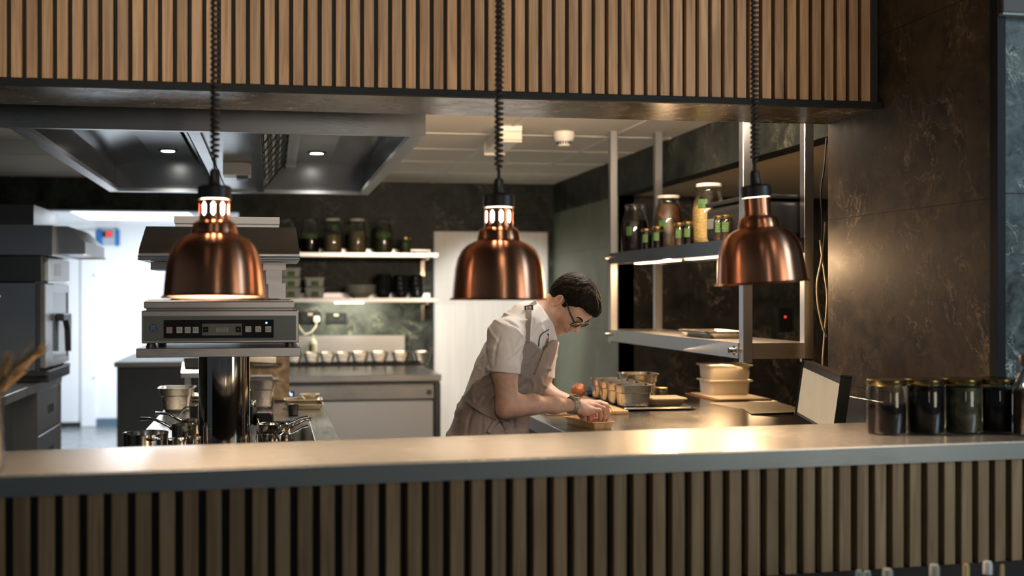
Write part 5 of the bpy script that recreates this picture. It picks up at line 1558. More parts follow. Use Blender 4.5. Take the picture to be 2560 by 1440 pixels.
class Field:
    def __init__(s, lo, hi, h):
        s.lo, s.h = np.array(lo, float), h
        s.n = np.ceil((np.array(hi) - s.lo) / h).astype(int) + 1
        s.ax = [s.lo[i] + h * np.arange(s.n[i]) for i in range(3)]
        s.D = np.full(s.n, 0.5, np.float32)

    def sub(s, lo, hi, m):
        a = np.clip(np.floor((np.array(lo) - m - s.lo) / s.h).astype(int), 0, s.n)
        b = np.clip(np.ceil((np.array(hi) + m - s.lo) / s.h).astype(int) + 1, 0, s.n)
        if np.any(b <= a):
            return None, None
        sl = tuple(slice(a[i], b[i]) for i in range(3))
        return sl, np.meshgrid(*[s.ax[i][sl[i]].astype(np.float32) for i in range(3)], indexing='ij', sparse=True)

    def merge(s, sl, d, k, cut=False):
        a = s.D[sl]
        if cut:
            hh = np.maximum(k - np.abs(a + d), 0) / k if k else 0
            s.D[sl] = np.maximum(a, -d) + (hh * hh * k * 0.25 if k else 0)
        else:
            hh = np.maximum(k - np.abs(a - d), 0) / k if k else 0
            s.D[sl] = np.minimum(a, d) - (hh * hh * k * 0.25 if k else 0)

    def cone(s, a, b, ra, rb, k=0.01, cut=False):
        a, b = np.array(a, float), np.array(b, float)
        R = max(ra, rb)
        sl, g = s.sub(np.minimum(a, b) - R, np.maximum(a, b) + R, k + 0.03)
        if sl is None:
            return
        ab = b - a
        L2 = float(ab @ ab) + 1e-12
        t = np.clip(((g[0] - a[0]) * ab[0] + (g[1] - a[1]) * ab[1] + (g[2] - a[2]) * ab[2]) / L2, 0, 1)
        d = np.sqrt((g[0] - a[0] - t * ab[0]) ** 2 + (g[1] - a[1] - t * ab[1]) ** 2 + (g[2] - a[2] - t * ab[2]) ** 2) - (ra + (rb - ra) * t)
        s.merge(sl, d, k, cut)

    def chain(s, pts, rs, k=0.01):
        for i in range(len(pts) - 1):
            s.cone(pts[i], pts[i + 1], rs[i], rs[i + 1], k)

    def ell(s, c, rad, axes=None, k=0.02, cut=False):
        c = np.array(c, float)
        A = np.eye(3) if axes is None else np.array(axes, float)
        ext = np.sqrt(sum((A[i] * rad[i]) ** 2 for i in range(3)))
        sl, g = s.sub(c - ext, c + ext, k + 0.03)
        if sl is None:
            return
        q = [(g[0] - c[0]) * A[i][0] + (g[1] - c[1]) * A[i][1] + (g[2] - c[2]) * A[i][2] for i in range(3)]
        k0 = np.sqrt(sum((q[i] / rad[i]) ** 2 for i in range(3)))
        k1 = np.sqrt(sum((q[i] / rad[i] ** 2) ** 2 for i in range(3))) + 1e-6
        d = k0 * (k0 - 1.0) / k1
        s.merge(sl, d, k, cut)

    def pix(s):
        g = np.meshgrid(*s.ax, indexing='ij', sparse=True)
        return 1080 + 2700 * g[0] / g[1], 735 - 2700 * (g[2] - EYE) / g[1], g

    def sample(s, p):
        i = np.clip(np.round((np.asarray(p) - s.lo) / s.h).astype(int), 0, s.n - 1)
        return s.D[tuple(i)]

    def hit(s, px, py, off=0.0, d0=-0.38, d1=0.38):
        """first surface point seen through a photo point"""
        for dd in np.arange(d0, d1, 0.0015):
            p = Lc(px, py, dd)
            if np.all(p > s.lo) and np.all(p < s.lo + s.h * (s.n - 1)) and s.sample(p) < 0:
                return Lc(px, py, dd - off)
        return Lc(px, py, -off)

    def mesh(s):
        D = s.D
        n = np.array(D.shape)
        neg = D < 0
        cnt = np.zeros(n - 1, np.uint8)
        for i in (0, 1):
            for j in (0, 1):
                for k in (0, 1):
                    cnt += neg[i:n[0] - 1 + i, j:n[1] - 1 + j, k:n[2] - 1 + k]
        act = (cnt > 0) & (cnt < 8)
        I = np.argwhere(act)
        idx = np.full(n - 1, -1, np.int32)
        idx[act] = np.arange(len(I))
        P = np.zeros((len(I), 3))
        C = np.zeros(len(I))
        corners = [(i, j, k) for i in (0, 1) for j in (0, 1) for k in (0, 1)]
        val = {c: D[I[:, 0] + c[0], I[:, 1] + c[1], I[:, 2] + c[2]].astype(float) for c in corners}
        for c in corners:
            for ax in range(3):
                if c[ax] == 0:
                    e = list(c); e[ax] = 1; e = tuple(e)
                    a, b = val[c], val[e]
                    m = (a < 0) != (b < 0)
                    t = np.where(m, a / np.where(m, a - b, 1), 0)
                    q = np.array(c, float)[None].repeat(len(I), 0)
                    q[:, ax] += t
                    P[m] += q[m]
                    C[m] += 1
        V = s.lo + (I + P / C[:, None]) * s.h
        F = []
        for ax in range(3):
            o = [0, 1, 2]; o.remove(ax)
            sl0 = [slice(1, n[i] - 1) for i in range(3)]
            sl1 = list(sl0)
            sl0[ax] = slice(0, n[ax] - 1)
            sl1[ax] = slice(1, n[ax])
            a, b = neg[tuple(sl0)], neg[tuple(sl1)]
            E_ = np.argwhere(a != b)
            flip = a[a != b]
            base = E_.copy()
            for q in o:
                base[:, q] += 1
            def cell(du, dv):
                z = base.copy()
                z[:, o[0]] -= du; z[:, o[1]] -= dv
                return idx[z[:, 0], z[:, 1], z[:, 2]]
            q4 = np.stack([cell(1, 1), cell(0, 1), cell(0, 0), cell(1, 0)], 1)
            if ax == 1:
                flip = ~flip
            q4[~flip] = q4[~flip][:, ::-1]
            F.append(q4)
        F = np.concatenate(F)
        F = F[(F >= 0).all(1)]
        return V, F


def field_obj(name, fld, mat, parent, colour=None):
    V, F = fld.mesh()
    Wd = to_world(V) - np.array(parent.location)
    me = bpy.data.meshes.new(name)
    me.from_pydata(Wd.tolist(), [], F.tolist())
    me.shade_smooth()
    me.materials.append(mat)
    o = bpy.data.objects.new(name, me)
    COL.objects.link(o)
    o.parent = parent
    if colour is not None:
        at = me.color_attributes.new('tone', 'FLOAT_COLOR', 'POINT')
        c = colour(V)
        at.data.foreach_set('color', np.concatenate([c, np.ones((len(V), 1))], 1).astype(np.float32).ravel())
    return o


def unit(v):
    v = np.array(v, float)
    return v / np.linalg.norm(v)


# head frame fitted to the photo: r = the chef's right (towards us), f = where the face points, u = crown
HR, HF, HU = unit((-0.578, -0.812, 0.082)), unit((0.405, -0.372, -0.835)), unit((0.709, -0.450, 0.544))
HS = 0.915
H0 = Lc(1418, 761.5, 0.02)


def Hd(r, f, u):
    return H0 + HS * 0.001 * (r * HR + f * HF + u * HU)


HA = (HR, HF, HU)
# torso frame
TT = unit((0.41, 0, 0.91))
TF = unit((0.83, -0.41, -0.37))
TF = unit(TF - TT * (TF @ TT))
TLt = np.cross(TT, TF)
TA = (TLt, TF, TT)

skin_f = Field((0.045, D0 - 0.30, 0.885), (0.72, D0 + 0.29, 1.555), 0.0025)
B = skin_f
sh_n, sh_f = Lc(1264, 842, -0.16), Lc(1350, 866, 0.16)
el_n, el_f = Lc(1269, 1014, -0.185), Lc(1352, 985, 0.15)
# torso under the clothes
B.ell(Lc(1296, 885, 0.0), (0.165, 0.098, 0.185), TA, 0.02)
B.ell(Lc(1252, 975, 0.0), (0.135, 0.085, 0.16), TA, 0.05)
B.ell(Lc(1226, 1060, 0.0), (0.14, 0.09, 0.12), TA, 0.05)
# neck
B.cone(Lc(1330, 806, 0.012), Hd(0, -22, -28), 0.0625, 0.055, 0.03)
# head
B.ell(Hd(0, -2, 46), (0.074 * HS, 0.095 * HS, 0.080 * HS), HA, 0.02)
B.ell(Hd(0, 40, -12), (0.060 * HS, 0.052 * HS, 0.072 * HS), HA, 0.02)
B.ell(Hd(0, 52, 45), (0.062 * HS, 0.044 * HS, 0.048 * HS), HA, 0.02)
for s in (1, -1):
    B.cone(Hd(50 * s, 8, -48), Hd(13 * s, 70, -86), 0.017 * HS, 0.015 * HS, 0.022)
    B.cone(Hd(58 * s, 8, -10), Hd(51 * s, 9, -50), 0.014 * HS, 0.016 * HS, 0.025)
    B.ell(Hd(44 * s, 62, -10), (0.022 * HS, 0.022 * HS, 0.022 * HS), HA, 0.025)
    B.cone(Hd(44 * s, 74, 30), Hd(12 * s, 88, 28), 0.010 * HS, 0.010 * HS, 0.014)
B.ell(Hd(0, 74, -86), (0.019 * HS, 0.017 * HS, 0.016 * HS), HA, 0.018)
B.ell(Hd(0, 62, -50), (0.038 * HS, 0.032 * HS, 0.032 * HS), HA, 0.018)
for s in (1, -1):
    B.ell(Hd(32 * s, 98, 12), (0.017 * HS, 0.015 * HS, 0.013 * HS), HA, 0.014, cut=True)
for s in (1, -1):
    B.ell(Hd(32 * s, 77, 10), (0.0145 * HS, 0.0135 * HS, 0.013 * HS), HA, 0.004)
B.cone(Hd(0, 92, 20), Hd(0, 112, -16), 0.0085 * HS, 0.0105 * HS, 0.012)
B.ell(Hd(0, 113, -19), (0.0105 * HS, 0.0095 * HS, 0.009 * HS), HA, 0.006)
for s in (1, -1):
    B.ell(Hd(12 * s, 100, -24), (0.0075 * HS, 0.010 * HS, 0.0075 * HS), HA, 0.006)
    B.ell(Hd(6 * s, 104, -31), (0.0032 * HS, 0.005 * HS, 0.004 * HS), HA, 0.003, cut=True)
B.ell(Hd(0, 93, -48.5), (0.024 * HS, 0.0085 * HS, 0.0055 * HS), HA, 0.006)
B.ell(Hd(0, 91, -60), (0.020 * HS, 0.009 * HS, 0.0065 * HS), HA, 0.006)
for s in (1, -1):
    B.cone(Hd(0, 101, -54), Hd(24 * s, 90, -55.5), 0.0016 * HS, 0.0018 * HS, 0.003, cut=True)
B.cone(Hd(-12, 94, -73), Hd(12, 94, -73), 0.004 * HS, 0.004 * HS, 0.012, cut=True)
# ears
for s in (1, -1):
    er = unit(0.93 * s * HR - 0.36 * HF)
    ef = unit(HF - er * (HF @ er))
    eu = np.cross(er, ef)
    if eu @ HU < 0:
        eu = -eu
    EA = (er, ef, eu)
    c = Hd(77 * s, -8, 3)
    B.ell(c, (0.0065 * HS, 0.0185 * HS, 0.029 * HS), EA, 0.006)
    ring = []
    for i in range(15):
        a = radians(-60 + 290 * i / 14)
        ring.append(c + er * 0.0065 * HS + HS * 0.001 * (ef * (16.5 * cos(a) + 0.5) + eu * (26 * sin(a) + 2.5)))
    B.chain(ring, [0.0036 * HS] * 15, 0.003)
    B.ell(c + er * 0.009 * HS + ef * 0.003 * HS, (0.0095 * HS, 0.0095 * HS, 0.0145 * HS), EA, 0.004, cut=True)
    B.ell(c + er * 0.004 * HS - eu * 0.027 * HS + ef * 0.004 * HS, (0.006 * HS, 0.008 * HS, 0.009 * HS), EA, 0.005)
    B.ell(c + er * 0.006 * HS + ef * 0.014 * HS - eu * 0.002 * HS, (0.004 * HS, 0.005 * HS, 0.007 * HS), EA, 0.004)
# arms
B.chain([sh_n, Lc(1262, 930, -0.178), el_n], [0.050, 0.0445, 0.039], 0.02)
B.chain([el_n, Lc(1292, 1014, -0.172), Lc(1330, 1011, -0.145), Lc(1385, 1013, -0.085), Lc(1428, 1013, -0.040)], [0.0385, 0.0375, 0.0350, 0.0290, 0.0240], 0.022)
B.ell(Lc(1258, 1030, -0.185), (0.018, 0.018, 0.016), None, 0.03)
B.chain([sh_f, Lc(1350, 935, 0.165), el_f], [0.050, 0.046, 0.041], 0.02)
B.chain([el_f, Lc(1372, 992, 0.135), Lc(1405, 1004, 0.105), Lc(1430, 1010, 0.085)], [0.040, 0.041, 0.032, 0.025], 0.02)
# right hand
wr = Lc(1434, 1013.5, -0.033)
KN = [(1479, 1025, -0.040), (1491, 1016, -0.020), (1498, 1010, 0.002), (1499, 1007, 0.026)]
for (kx, ky, kd), off in zip(KN, (-0.010, -0.004, 0.003, 0.010)):
    B.chain([wr + np.array((0, off, 0)), Lc((kx + 1440) / 2, (ky + 1013) / 2, kd * 0.75 - 0.004), Lc(kx, ky, kd)], [0.022, 0.0165, 0.0112], 0.009)
B.ell(Lc(1464, 1019, -0.010), (0.036, 0.030, 0.015), (unit((1, 0, -0.10)), unit((0, 1, 0.25)), unit((0.1, -0.25, 1))), 0.015)
B.chain([Lc(1443, 1022, -0.042), Lc(1462, 1030, -0.043), Lc(1478, 1029, -0.040)], [0.015, 0.0145, 0.0115], 0.012)
FING = [
    [(1479, 1025, -0.040), (1499, 1027, -0.034), (1502, 1040, -0.026), (1499, 1049, -0.018)],
    [(1491, 1016, -0.020), (1509, 1022, -0.014), (1512, 1041, -0.004), (1509, 1054, 0.004)],
    [(1498, 1010, 0.002), (1515, 1015, 0.010), (1520, 1034, 0.018), (1518, 1046, 0.022)],
    [(1499, 1007, 0.026), (1515, 1012, 0.036), (1517, 1032, 0.040), (1511, 1049, 0.034)],
]
FR = [[0.0108, 0.0094, 0.0080, 0.0066], [0.0112, 0.0100, 0.0086, 0.0070], [0.0112, 0.0102, 0.0088, 0.0072], [0.0110, 0.0098, 0.0084, 0.0070]]
for pts, rs in zip(FING, FR):
    B.chain([Lc(*p) for p in pts], rs, 0.0035)
B.chain([Lc(1447, 1018, 0.000), Lc(1466, 1026, 0.040), Lc(1487, 1036, 0.056), Lc(1500, 1050, 0.044)], [0.017, 0.0135, 0.0105, 0.0080], 0.008)
# left hand below and behind, steadying the tray
wl = Lc(1432, 1011, 0.083)
KL = [(1458, 1032, 0.030), (1462, 1030, 0.050), (1464, 1029, 0.071), (1464, 1028, 0.092)]
for (kx, ky, kd) in KL:
    B.chain([wl, Lc((kx + 1434) / 2, (ky + 1012) / 2, (kd + 0.083) / 2), Lc(kx, ky, kd)], [0.022, 0.016, 0.0108], 0.009)
FL = [[(1458, 1032, 0.030), (1470, 1042, 0.022), (1474, 1051, 0.018), (1475, 1057, 0.018)],
      [(1462, 1030, 0.050), (1476, 1040, 0.046), (1481, 1050, 0.042), (1482, 1056, 0.040)],
      [(1464, 1029, 0.071), (1479, 1038, 0.070), (1486, 1048, 0.066), (1487, 1054, 0.064)],
      [(1464, 1028, 0.092), (1478, 1036, 0.094), (1484, 1046, 0.092), (1485, 1052, 0.090)]]
for pts in FL:
    B.chain([Lc(*p) for p in pts], [0.0106, 0.0094, 0.0082, 0.0068], 0.0035)
B.chain([Lc(1440, 1018, 0.065), Lc(1452, 1034, 0.030), Lc(1458, 1046, 0.010), Lc(1464, 1055, 0.002)], [0.016, 0.0125, 0.0100, 0.0078], 0.008)

CHEF = thing('person', 'chef in a white shirt, grey apron and black glasses bending over the worktop', 'person', tuple(to_world(Lc(1216, 1200, 0.0))[0] * np.array((1, 1, 0))))


def skin_tone(V):
    base = np.tile(np.array([0.60, 0.385, 0.29]), (len(V), 1))
    q = (V - H0) / (HS * 0.001)
    r, f, u = q @ HR, q @ HF, q @ HU
    def blob(cr, cf, cu, sr, sf, su):
        return np.exp(-(((r - cr) / sr) ** 2 + ((f - cf) / sf) ** 2 + ((u - cu) / su) ** 2))
    def mixc(m, col):
        m = np.clip(m, 0, 1)[:, None]
        base[:] = base * (1 - m) + np.array(col) * m
    head = ((np.abs(r) < 95) & (u > -125) & (f > -60)).astype(float)
    # beard shadow
    jaw = head * np.clip((-(u) - 28 - 0.12 * (f < 30) * (30 - f)) / 18, 0, 1) * np.clip((f + 2) / 22, 0, 1)
    up = head * blob(0, 102, -40, 24, 16, 7)
    nz = 0.75 + 0.25 * np.sin(r * 2.1 + u * 1.3) * np.sin(f * 1.9 - u * 2.3)
    mixc(0.42 * (jaw + up) * nz, (0.20, 0.125, 0.095))
    mixc(head * 0.30 * blob(62, 20, -5, 18, 14, 26), (0.16, 0.10, 0.07))
    mixc(head * 0.8 * (blob(0, 98, -49, 21, 9, 4.5) + blob(0, 97, -60, 19, 9, 5)), (0.50, 0.17, 0.135))
    mixc(head * 0.35 * (blob(0, 116, -22, 16, 12, 12) + blob(45, 75, -18, 22, 22, 18) + blob(78, -8, 0, 14, 22, 30)), (0.60, 0.25, 0.17))
    # warmer, ruddier hands
    hnd = np.clip((V[:, 0] - Lc(1440, 1015)[0]) / 0.05, 0, 1) * (V[:, 2] < 1.05)
    mixc(0.35 * hnd, (0.60, 0.30, 0.21))
    return base


m, nt, b = new_mat('skin')
at = nd(nt, 'ShaderNodeVertexColor')
at.layer_name = 'tone'
n1 = nd(nt, 'ShaderNodeTexNoise', i_Scale=60.0, i_Detail=4.0)
nt.links.new(coords(nt), n1.inputs['Vector'])
mr = nd(nt, 'ShaderNodeMapRange', i_1=0.3, i_2=0.7, i_3=0.88, i_4=1.08)
nt.links.new(n1.outputs[0], mr.inputs[0])
mul = nd(nt, 'ShaderNodeVectorMath', operation='SCALE')
nt.links.new(at.outputs[0], mul.inputs[0]); nt.links.new(mr.outputs[0], mul.inputs['Scale'])
nt.links.new(mul.outputs[0], b.inputs['Base Color'])
b.inputs['Roughness'].default_value = 0.5
b.inputs['Subsurface Weight'].default_value = 0.15
b.inputs['Subsurface Radius'].default_value = (0.010, 0.004, 0.002)
b.inputs['Subsurface Scale'].default_value = 1.0
n2 = nd(nt, 'ShaderNodeTexNoise', i_Scale=420.0, i_Detail=2.0)
nt.links.new(coords(nt), n2.inputs['Vector'])
bp = nd(nt, 'ShaderNodeBump', i_Strength=0.12, i_Distance=0.001)
nt.links.new(n2.outputs[0], bp.inputs['Height']); nt.links.new(bp.outputs[0], b.inputs['Normal'])
field_obj('body', skin_f, MAT['skin'], CHEF, skin_tone)

# hair
hair_f = Field(Hd(0, 0, 45) - 0.16, Hd(0, 0, 45) + 0.16, 0.002)
hair_f.ell(Hd(0, -4, 48), (0.0820 * HS, 0.107 * HS, 0.097 * HS), HA, 0.01)
hair_f.ell(Hd(0, 42, 78), (0.070 * HS, 0.066 * HS, 0.056 * HS), HA, 0.02)
hair_f.ell(Hd(0, 66, 78), (0.056 * HS, 0.046 * HS, 0.034 * HS), HA, 0.02)
hair_f.ell(Hd(0, -45, 20), (0.066 * HS, 0.058 * HS, 0.070 * HS), HA, 0.02)
_, _, g = hair_f.pix()
q = [(g[0] - H0[0]) / (HS * 0.001), (g[1] - H0[1]) / (HS * 0.001), (g[2] - H0[2]) / (HS * 0.001)]
qr = q[0] * HR[0] + q[1] * HR[1] + q[2] * HR[2]
qf = q[0] * HF[0] + q[1] * HF[1] + q[2] * HF[2]
qu = q[0] * HU[0] + q[1] * HU[1] + q[2] * HU[2]
line = np.interp(qf, [-110, -70, -42, -30, -18, 8, 13, 26, 32, 48, 62, 75, 120], [-42, -38, -22, 6, 33, 35, 6, 8, 34, 50, 70, 80, 80]).astype(np.float32)
line = line + 3.0 * np.sin(qr * 0.55 + qf * 0.23) * np.sin(qf * 0.47 + 1.0) + 2.0 * np.sin(qr * 1.3)
reg = (line - qu) * (HS * 0.001) * 0.8
az = np.arctan2(qr, qf + 25) * 14
el = np.arctan2(np.sqrt(qr ** 2 + (qf + 25) ** 2), qu - 20) * 5
fuzz = 0.0030 * vnoise(az + 3 * vnoise(el, az * 0.2, el * 0 + 1, 3), el, el * 0 + 0.5, 1) + 0.0022 * vnoise(az * 2.6, el * 2.0, el * 0 + 0.3, 2) + 0.0030 * vnoise(qr / 16, qf / 16, qu / 16, 5)
reg = reg + 0.006 * vnoise(az * 2.2, el * 0.8, el * 0 + 0.7, 4)
hh = np.maximum(0.006 - np.abs(hair_f.D - reg), 0) / 0.006
hair_f.D = (np.maximum(hair_f.D + fuzz, reg) + hh * hh * 0.006 * 0.25).astype(np.float32)
m, nt, b = new_mat('hair')
n1 = nd(nt, 'ShaderNodeTexNoise', i_Scale=1.0, i_Detail=4.0)
t_ = coords(nt, (260, 260, 60), (0.6, 0.4, 0.2))
nt.links.new(t_, n1.inputs['Vector'])
nt.links.new(ramp(nt, n1.outputs[0], [(0.35, (0.003, 0.0022, 0.0018)), (0.7, (0.014, 0.007, 0.0035))]), b.inputs['Base Color'])
bp = nd(nt, 'ShaderNodeBump', i_Strength=0.8, i_Distance=0.002)
nt.links.new(n1.outputs[0], bp.inputs['Height']); nt.links.new(bp.outputs[0], b.inputs['Normal'])
b.inputs['Roughness'].default_value = 0.6
b.inputs['Specular IOR Level'].default_value = 0.12
field_obj('hair', hair_f, MAT['hair'], CHEF)
def on_face(r, f, u, lift=0.0006):
    p = Hd(r, f + 25, u)
    for k in range(160):
        if B.sample(p) < 0.0:
            break
        p = p - HF * 0.0004
    return Vector(to_world(p + HF * lift)[0])


eb = MB()
for s in (1, -1):
    eb.tube([on_face(a * s, 95, u_, 0.0) for a, u_ in ((9, 27), (15, 30), (22, 33), (30, 35.5), (38, 36.5), (46, 35), (53, 30))], [0.0016, 0.0030, 0.0034, 0.0034, 0.0030, 0.0024, 0.001], 8)
obj('eyebrows', eb, MAT['hair'], CHEF, 60)
el_ = MB()
for s in (1, -1):
    el_.tube([on_face(a * s, 90, u_, 0.0) for a, u_ in ((19, 6), (26, 3.5), (34, 2.5), (42, 4), (48, 7))], [0.0006, 0.0013, 0.0015, 0.0013, 0.0005], 6)
obj('eyelashes', el_, MAT['hair'], CHEF, 60)

# shirt
shirt_f = Field((0.03, D0 - 0.31, 0.90), (0.56, D0 + 0.31, 1.45), 0.0035)
S = shirt_f


def torso(Fd):
    Fd.ell(Lc(1297, 884, 0.0), (0.186, 0.118, 0.203), TA, 0.03)
    Fd.ell(Lc(1250, 975, 0.0), (0.160, 0.112, 0.165), TA, 0.06)
    Fd.ell(Lc(1222, 1080, 0.0), (0.178, 0.122, 0.150), TA, 0.05)


torso(S)
S.cone(Lc(1300, 826, -0.07), Lc(1335, 806, 0.0), 0.060, 0.062, 0.05)
S.cone(Lc(1345, 840, 0.10), Lc(1342, 812, 0.02), 0.055, 0.060, 0.05)
S.cone(Lc(1264, 840, -0.148), Lc(1260, 925, -0.176), 0.0665, 0.0565, 0.025)
S.cone(Lc(1260, 916, -0.176), Lc(1260, 931, -0.178), 0.0600, 0.0590, 0.0015)
S.cone(Lc(1352, 858, 0.155), Lc(1349, 935, 0.165), 0.068, 0.0540, 0.035)
S.cone(Lc(1349, 922, 0.165), Lc(1349, 938, 0.166), 0.0575, 0.0570, 0.0015)
PX, PY, g = S.pix()
# cloth folds
def folds(a, b, c, amp, seed):
    """sharp pressed folds: ridged noise"""
    n_ = np.abs(vnoise(a, b, c, seed))
    return amp * (np.clip(0.20 - n_, 0, 1) / 0.20) ** 1.5


w_ = -folds(g[0] * 20 + g[2] * 15, g[1] * 7, g[2] * 13 - g[0] * 11, 0.0045, 7) * np.clip(2.2 * vnoise(g[0] * 7, g[1] * 7, g[2] * 7, 8) + 0.55, 0, 1)
w_ = w_ - folds(g[0] * 40 - g[2] * 14, g[1] * 18, g[2] * 26 + g[0] * 16, 0.0022, 9) * np.clip(2.2 * vnoise(g[0] * 10, g[1] * 10, g[2] * 10, 10) + 0.45, 0, 1)
w_ = w_ + 0.003 * vnoise(g[0] * 22, g[1] * 14, g[2] * 22, 21)
S.D += w_.astype(np.float32)
# cut the sleeves straight at the cuffs, and open the neck
cz = EYE + (735 - (931.5 + (PX - 1258) * 0.10)) / 2700 * g[1]
cz_n = cz
cz = EYE + (735 - (940 + (PX - 1360) * 0.25)) / 2700 * g[1]
torso_only = Field(S.lo, S.lo + S.h * (S.n - 1), S.h)
torso_only.D = torso_only.D[:S.n[0], :S.n[1], :S.n[2]]
torso(torso_only)
near = (g[1] < D0 - 0.06) & (PX < 1330) & (torso_only.D > 0.003)
S.D = np.where(near, np.maximum(S.D, cz_n - g[2]), S.D)
far = (g[1] > D0 + 0.08) & (torso_only.D > 0.004)
S.D = np.where(far, np.maximum(S.D, cz - g[2]), S.D)
S.cone(Lc(1352, 796, 0.012), Hd(0, -15, -55), 0.0605, 0.075, 0.006, cut=True)
# standing collar
na, nb = Lc(1330, 806, 0.015), Hd(0, -22, -28)
ax_ = unit(nb - na)
t = (g[0] - na[0]) * ax_[0] + (g[1] - na[1]) * ax_[1] + (g[2] - na[2]) * ax_[2]
rad = np.sqrt(np.maximum(0, (g[0] - na[0]) ** 2 + (g[1] - na[1]) ** 2 + (g[2] - na[2]) ** 2 - t * t))
S.D = np.maximum(S.D, (t - 0.027 - 0.45 * np.maximum(0, rad - 0.068)) * 0.9)
col = np.maximum(np.abs(rad - 0.0655 - 0.05 * np.maximum(0, t - 0.02)) - 0.0032, np.abs(t - 0.008) - 0.022)
hh = np.maximum(0.008 - np.abs(S.D - col), 0) / 0.008
S.D = (np.minimum(S.D, col) - hh * hh * 0.008 * 0.25).astype(np.float32)


def crease(Fd, lines, r, k):
    for ln in lines:
        P = [Fd.hit(px, py, 0.5 * r) for px, py in ln]
        for i in range(len(P) - 1):
            if np.linalg.norm(P[i + 1] - P[i]) > 0.09:
                continue
            n_ = len(P) - 1
            ra, rb = r * (0.45 + 0.55 * sin(pi * (i + 0.15) / (n_ + 0.3))), r * (0.45 + 0.55 * sin(pi * (i + 1.15) / (n_ + 0.3)))
            Fd.cone(P[i], P[i + 1], ra, rb, k, cut=True)


crease(S, [[(1215, 838), (1213, 858), (1215, 880), (1219, 902), (1223, 922)]], 0.0050, 0.014)
crease(S, [[(1306, 846), (1295, 864), (1281, 882), (1266, 896)], [(1304, 872), (1292, 890), (1279, 906)], [(1248, 846), (1240, 866), (1236, 888), (1235, 908)],
           [(1273, 850), (1279, 868), (1280, 888)], [(1204, 898), (1192, 918), (1180, 938), (1173, 954)], [(1219, 908), (1207, 926), (1190, 944)],
           [(1214, 930), (1200, 944), (1182, 962)], [(1262, 800), (1278, 808), (1296, 820)], [(1335, 800), (1332, 822), (1331, 842)], [(1352, 812), (1342, 826), (1338, 846)],
           [(1388, 868), (1382, 888), (1380, 908)], [(1391, 850), (1378, 862)]], 0.0042, 0.010)
m, nt, b = new_mat('white_cotton')
b.inputs['Base Color'].default_value = (0.76, 0.72, 0.69, 1)
b.inputs['Roughness'].default_value = 0.85
n2 = nd(nt, 'ShaderNodeTexNoise', i_Scale=35.0, i_Detail=5.0)
nt.links.new(coords(nt), n2.inputs['Vector'])
bp = nd(nt, 'ShaderNodeBump', i_Strength=0.25, i_Distance=0.004)
nt.links.new(n2.outputs[0], bp.inputs['Height']); nt.links.new(bp.outputs[0], b.inputs['Normal'])
shirt = field_obj('shirt', S, MAT['white_cotton'], CHEF)

# apron: bib, wrap and skirt
apron_f = Field((0.0, D0 - 0.26, 0.46), (0.53, D0 + 0.26, 1.33), 0.0035)
A_ = apron_f
torso(A_)
A_.D -= 0.010
hip = Lc(1218, 1100, 0.0)
low = hip + np.array((-0.02, 0, -0.50))
sl, g = A_.sub(A_.lo, A_.lo + A_.h * A_.n, 0)
yy = unit((TF[0], TF[1], 0)); ll = unit((TLt[0], TLt[1], 0))
t = np.clip((hip[2] - g[2]) / 0.5, -0.1, 1)
cx = hip[0] - 0.02 * t
a = ((g[0] - cx) * yy[0] + (g[1] - hip[1]) * yy[1]) / (0.128 + 0.02 * t)
b_ = ((g[0] - cx) * ll[0] + (g[1] - hip[1]) * ll[1]) / (0.185 + 0.03 * t)
an = np.arctan2(b_, a)
sk = (np.sqrt(a * a + b_ * b_) - 1 + 0.025 * np.sin(an * 9 + 1.0 + 3 * t) * t) * 0.14
sk = np.maximum(sk, g[2] - hip[2] - 0.02)
hh = np.maximum(0.05 - np.abs(A_.D - sk), 0) / 0.05
A_.D = np.minimum(A_.D, sk) - hh * hh * 0.05 * 0.25
PX, PY, g = A_.pix()
edge = np.interp(PX, [1080, 1160, 1175, 1205, 1235, 1270, 1296, 1308, 1314, 1321, 1338, 1356, 1366, 1378, 1400], [1000, 990, 973, 950, 930, 912, 893, 872, 852, 850, 861, 877, 862, 852, 850])
A_.D = np.maximum(A_.D, (edge - PY) / 2700 * g[1] * 0.8)
fd = -folds(g[0] * 15 + g[2] * 13, g[1] * 6, g[2] * 13 - g[0] * 15, 0.010, 11) * np.clip(1.25 - 7 * np.abs(g[2] - 1.07), 0.15, 1) + 0.005 * vnoise(g[0] * 16, g[1] * 12, g[2] * 16, 12)
fd = fd - folds(g[0] * 34 - g[2] * 10, g[1] * 14, g[2] * 12, 0.0035, 14) * np.clip(2 * vnoise(g[0] * 8, g[1] * 8, g[2] * 8, 15) + 0.4, 0, 1)
bib_side = np.where(PY < 952, (PX - (1376 - (PY - 850) * 0.24)) / 2700 * g[1], -1.0) * (g[1] > D0 - 0.02)
A_.D = np.maximum(A_.D, np.where(g[1] > D0 - 0.02, bib_side, -1.0))
A_.D = (A_.D + fd).astype(np.float32)
crease(A_, [[(1238, 948), (1226, 970), (1212, 992), (1200, 1010)], [(1232, 962), (1208, 974), (1184, 984)], [(1200, 985), (1190, 1000), (1186, 1012)], [(1344, 882), (1334, 898), (1326, 918), (1322, 940)],
            [(1326, 950), (1314, 962), (1300, 972)], [(1350, 900), (1340, 914)], [(1180, 1026), (1172, 1050), (1168, 1080)], [(1206, 1042), (1204, 1064), (1204, 1086)], [(1286, 1050), (1288, 1070), (1290, 1088)], [(1152, 1030), (1146, 1056), (1142, 1084)]], 0.0046, 0.010)
m, nt, b = new_mat('apron_cloth')
n1 = nd(nt, 'ShaderNodeTexNoise', i_Scale=300.0, i_Detail=2.0)
nt.links.new(coords(nt), n1.inputs['Vector'])
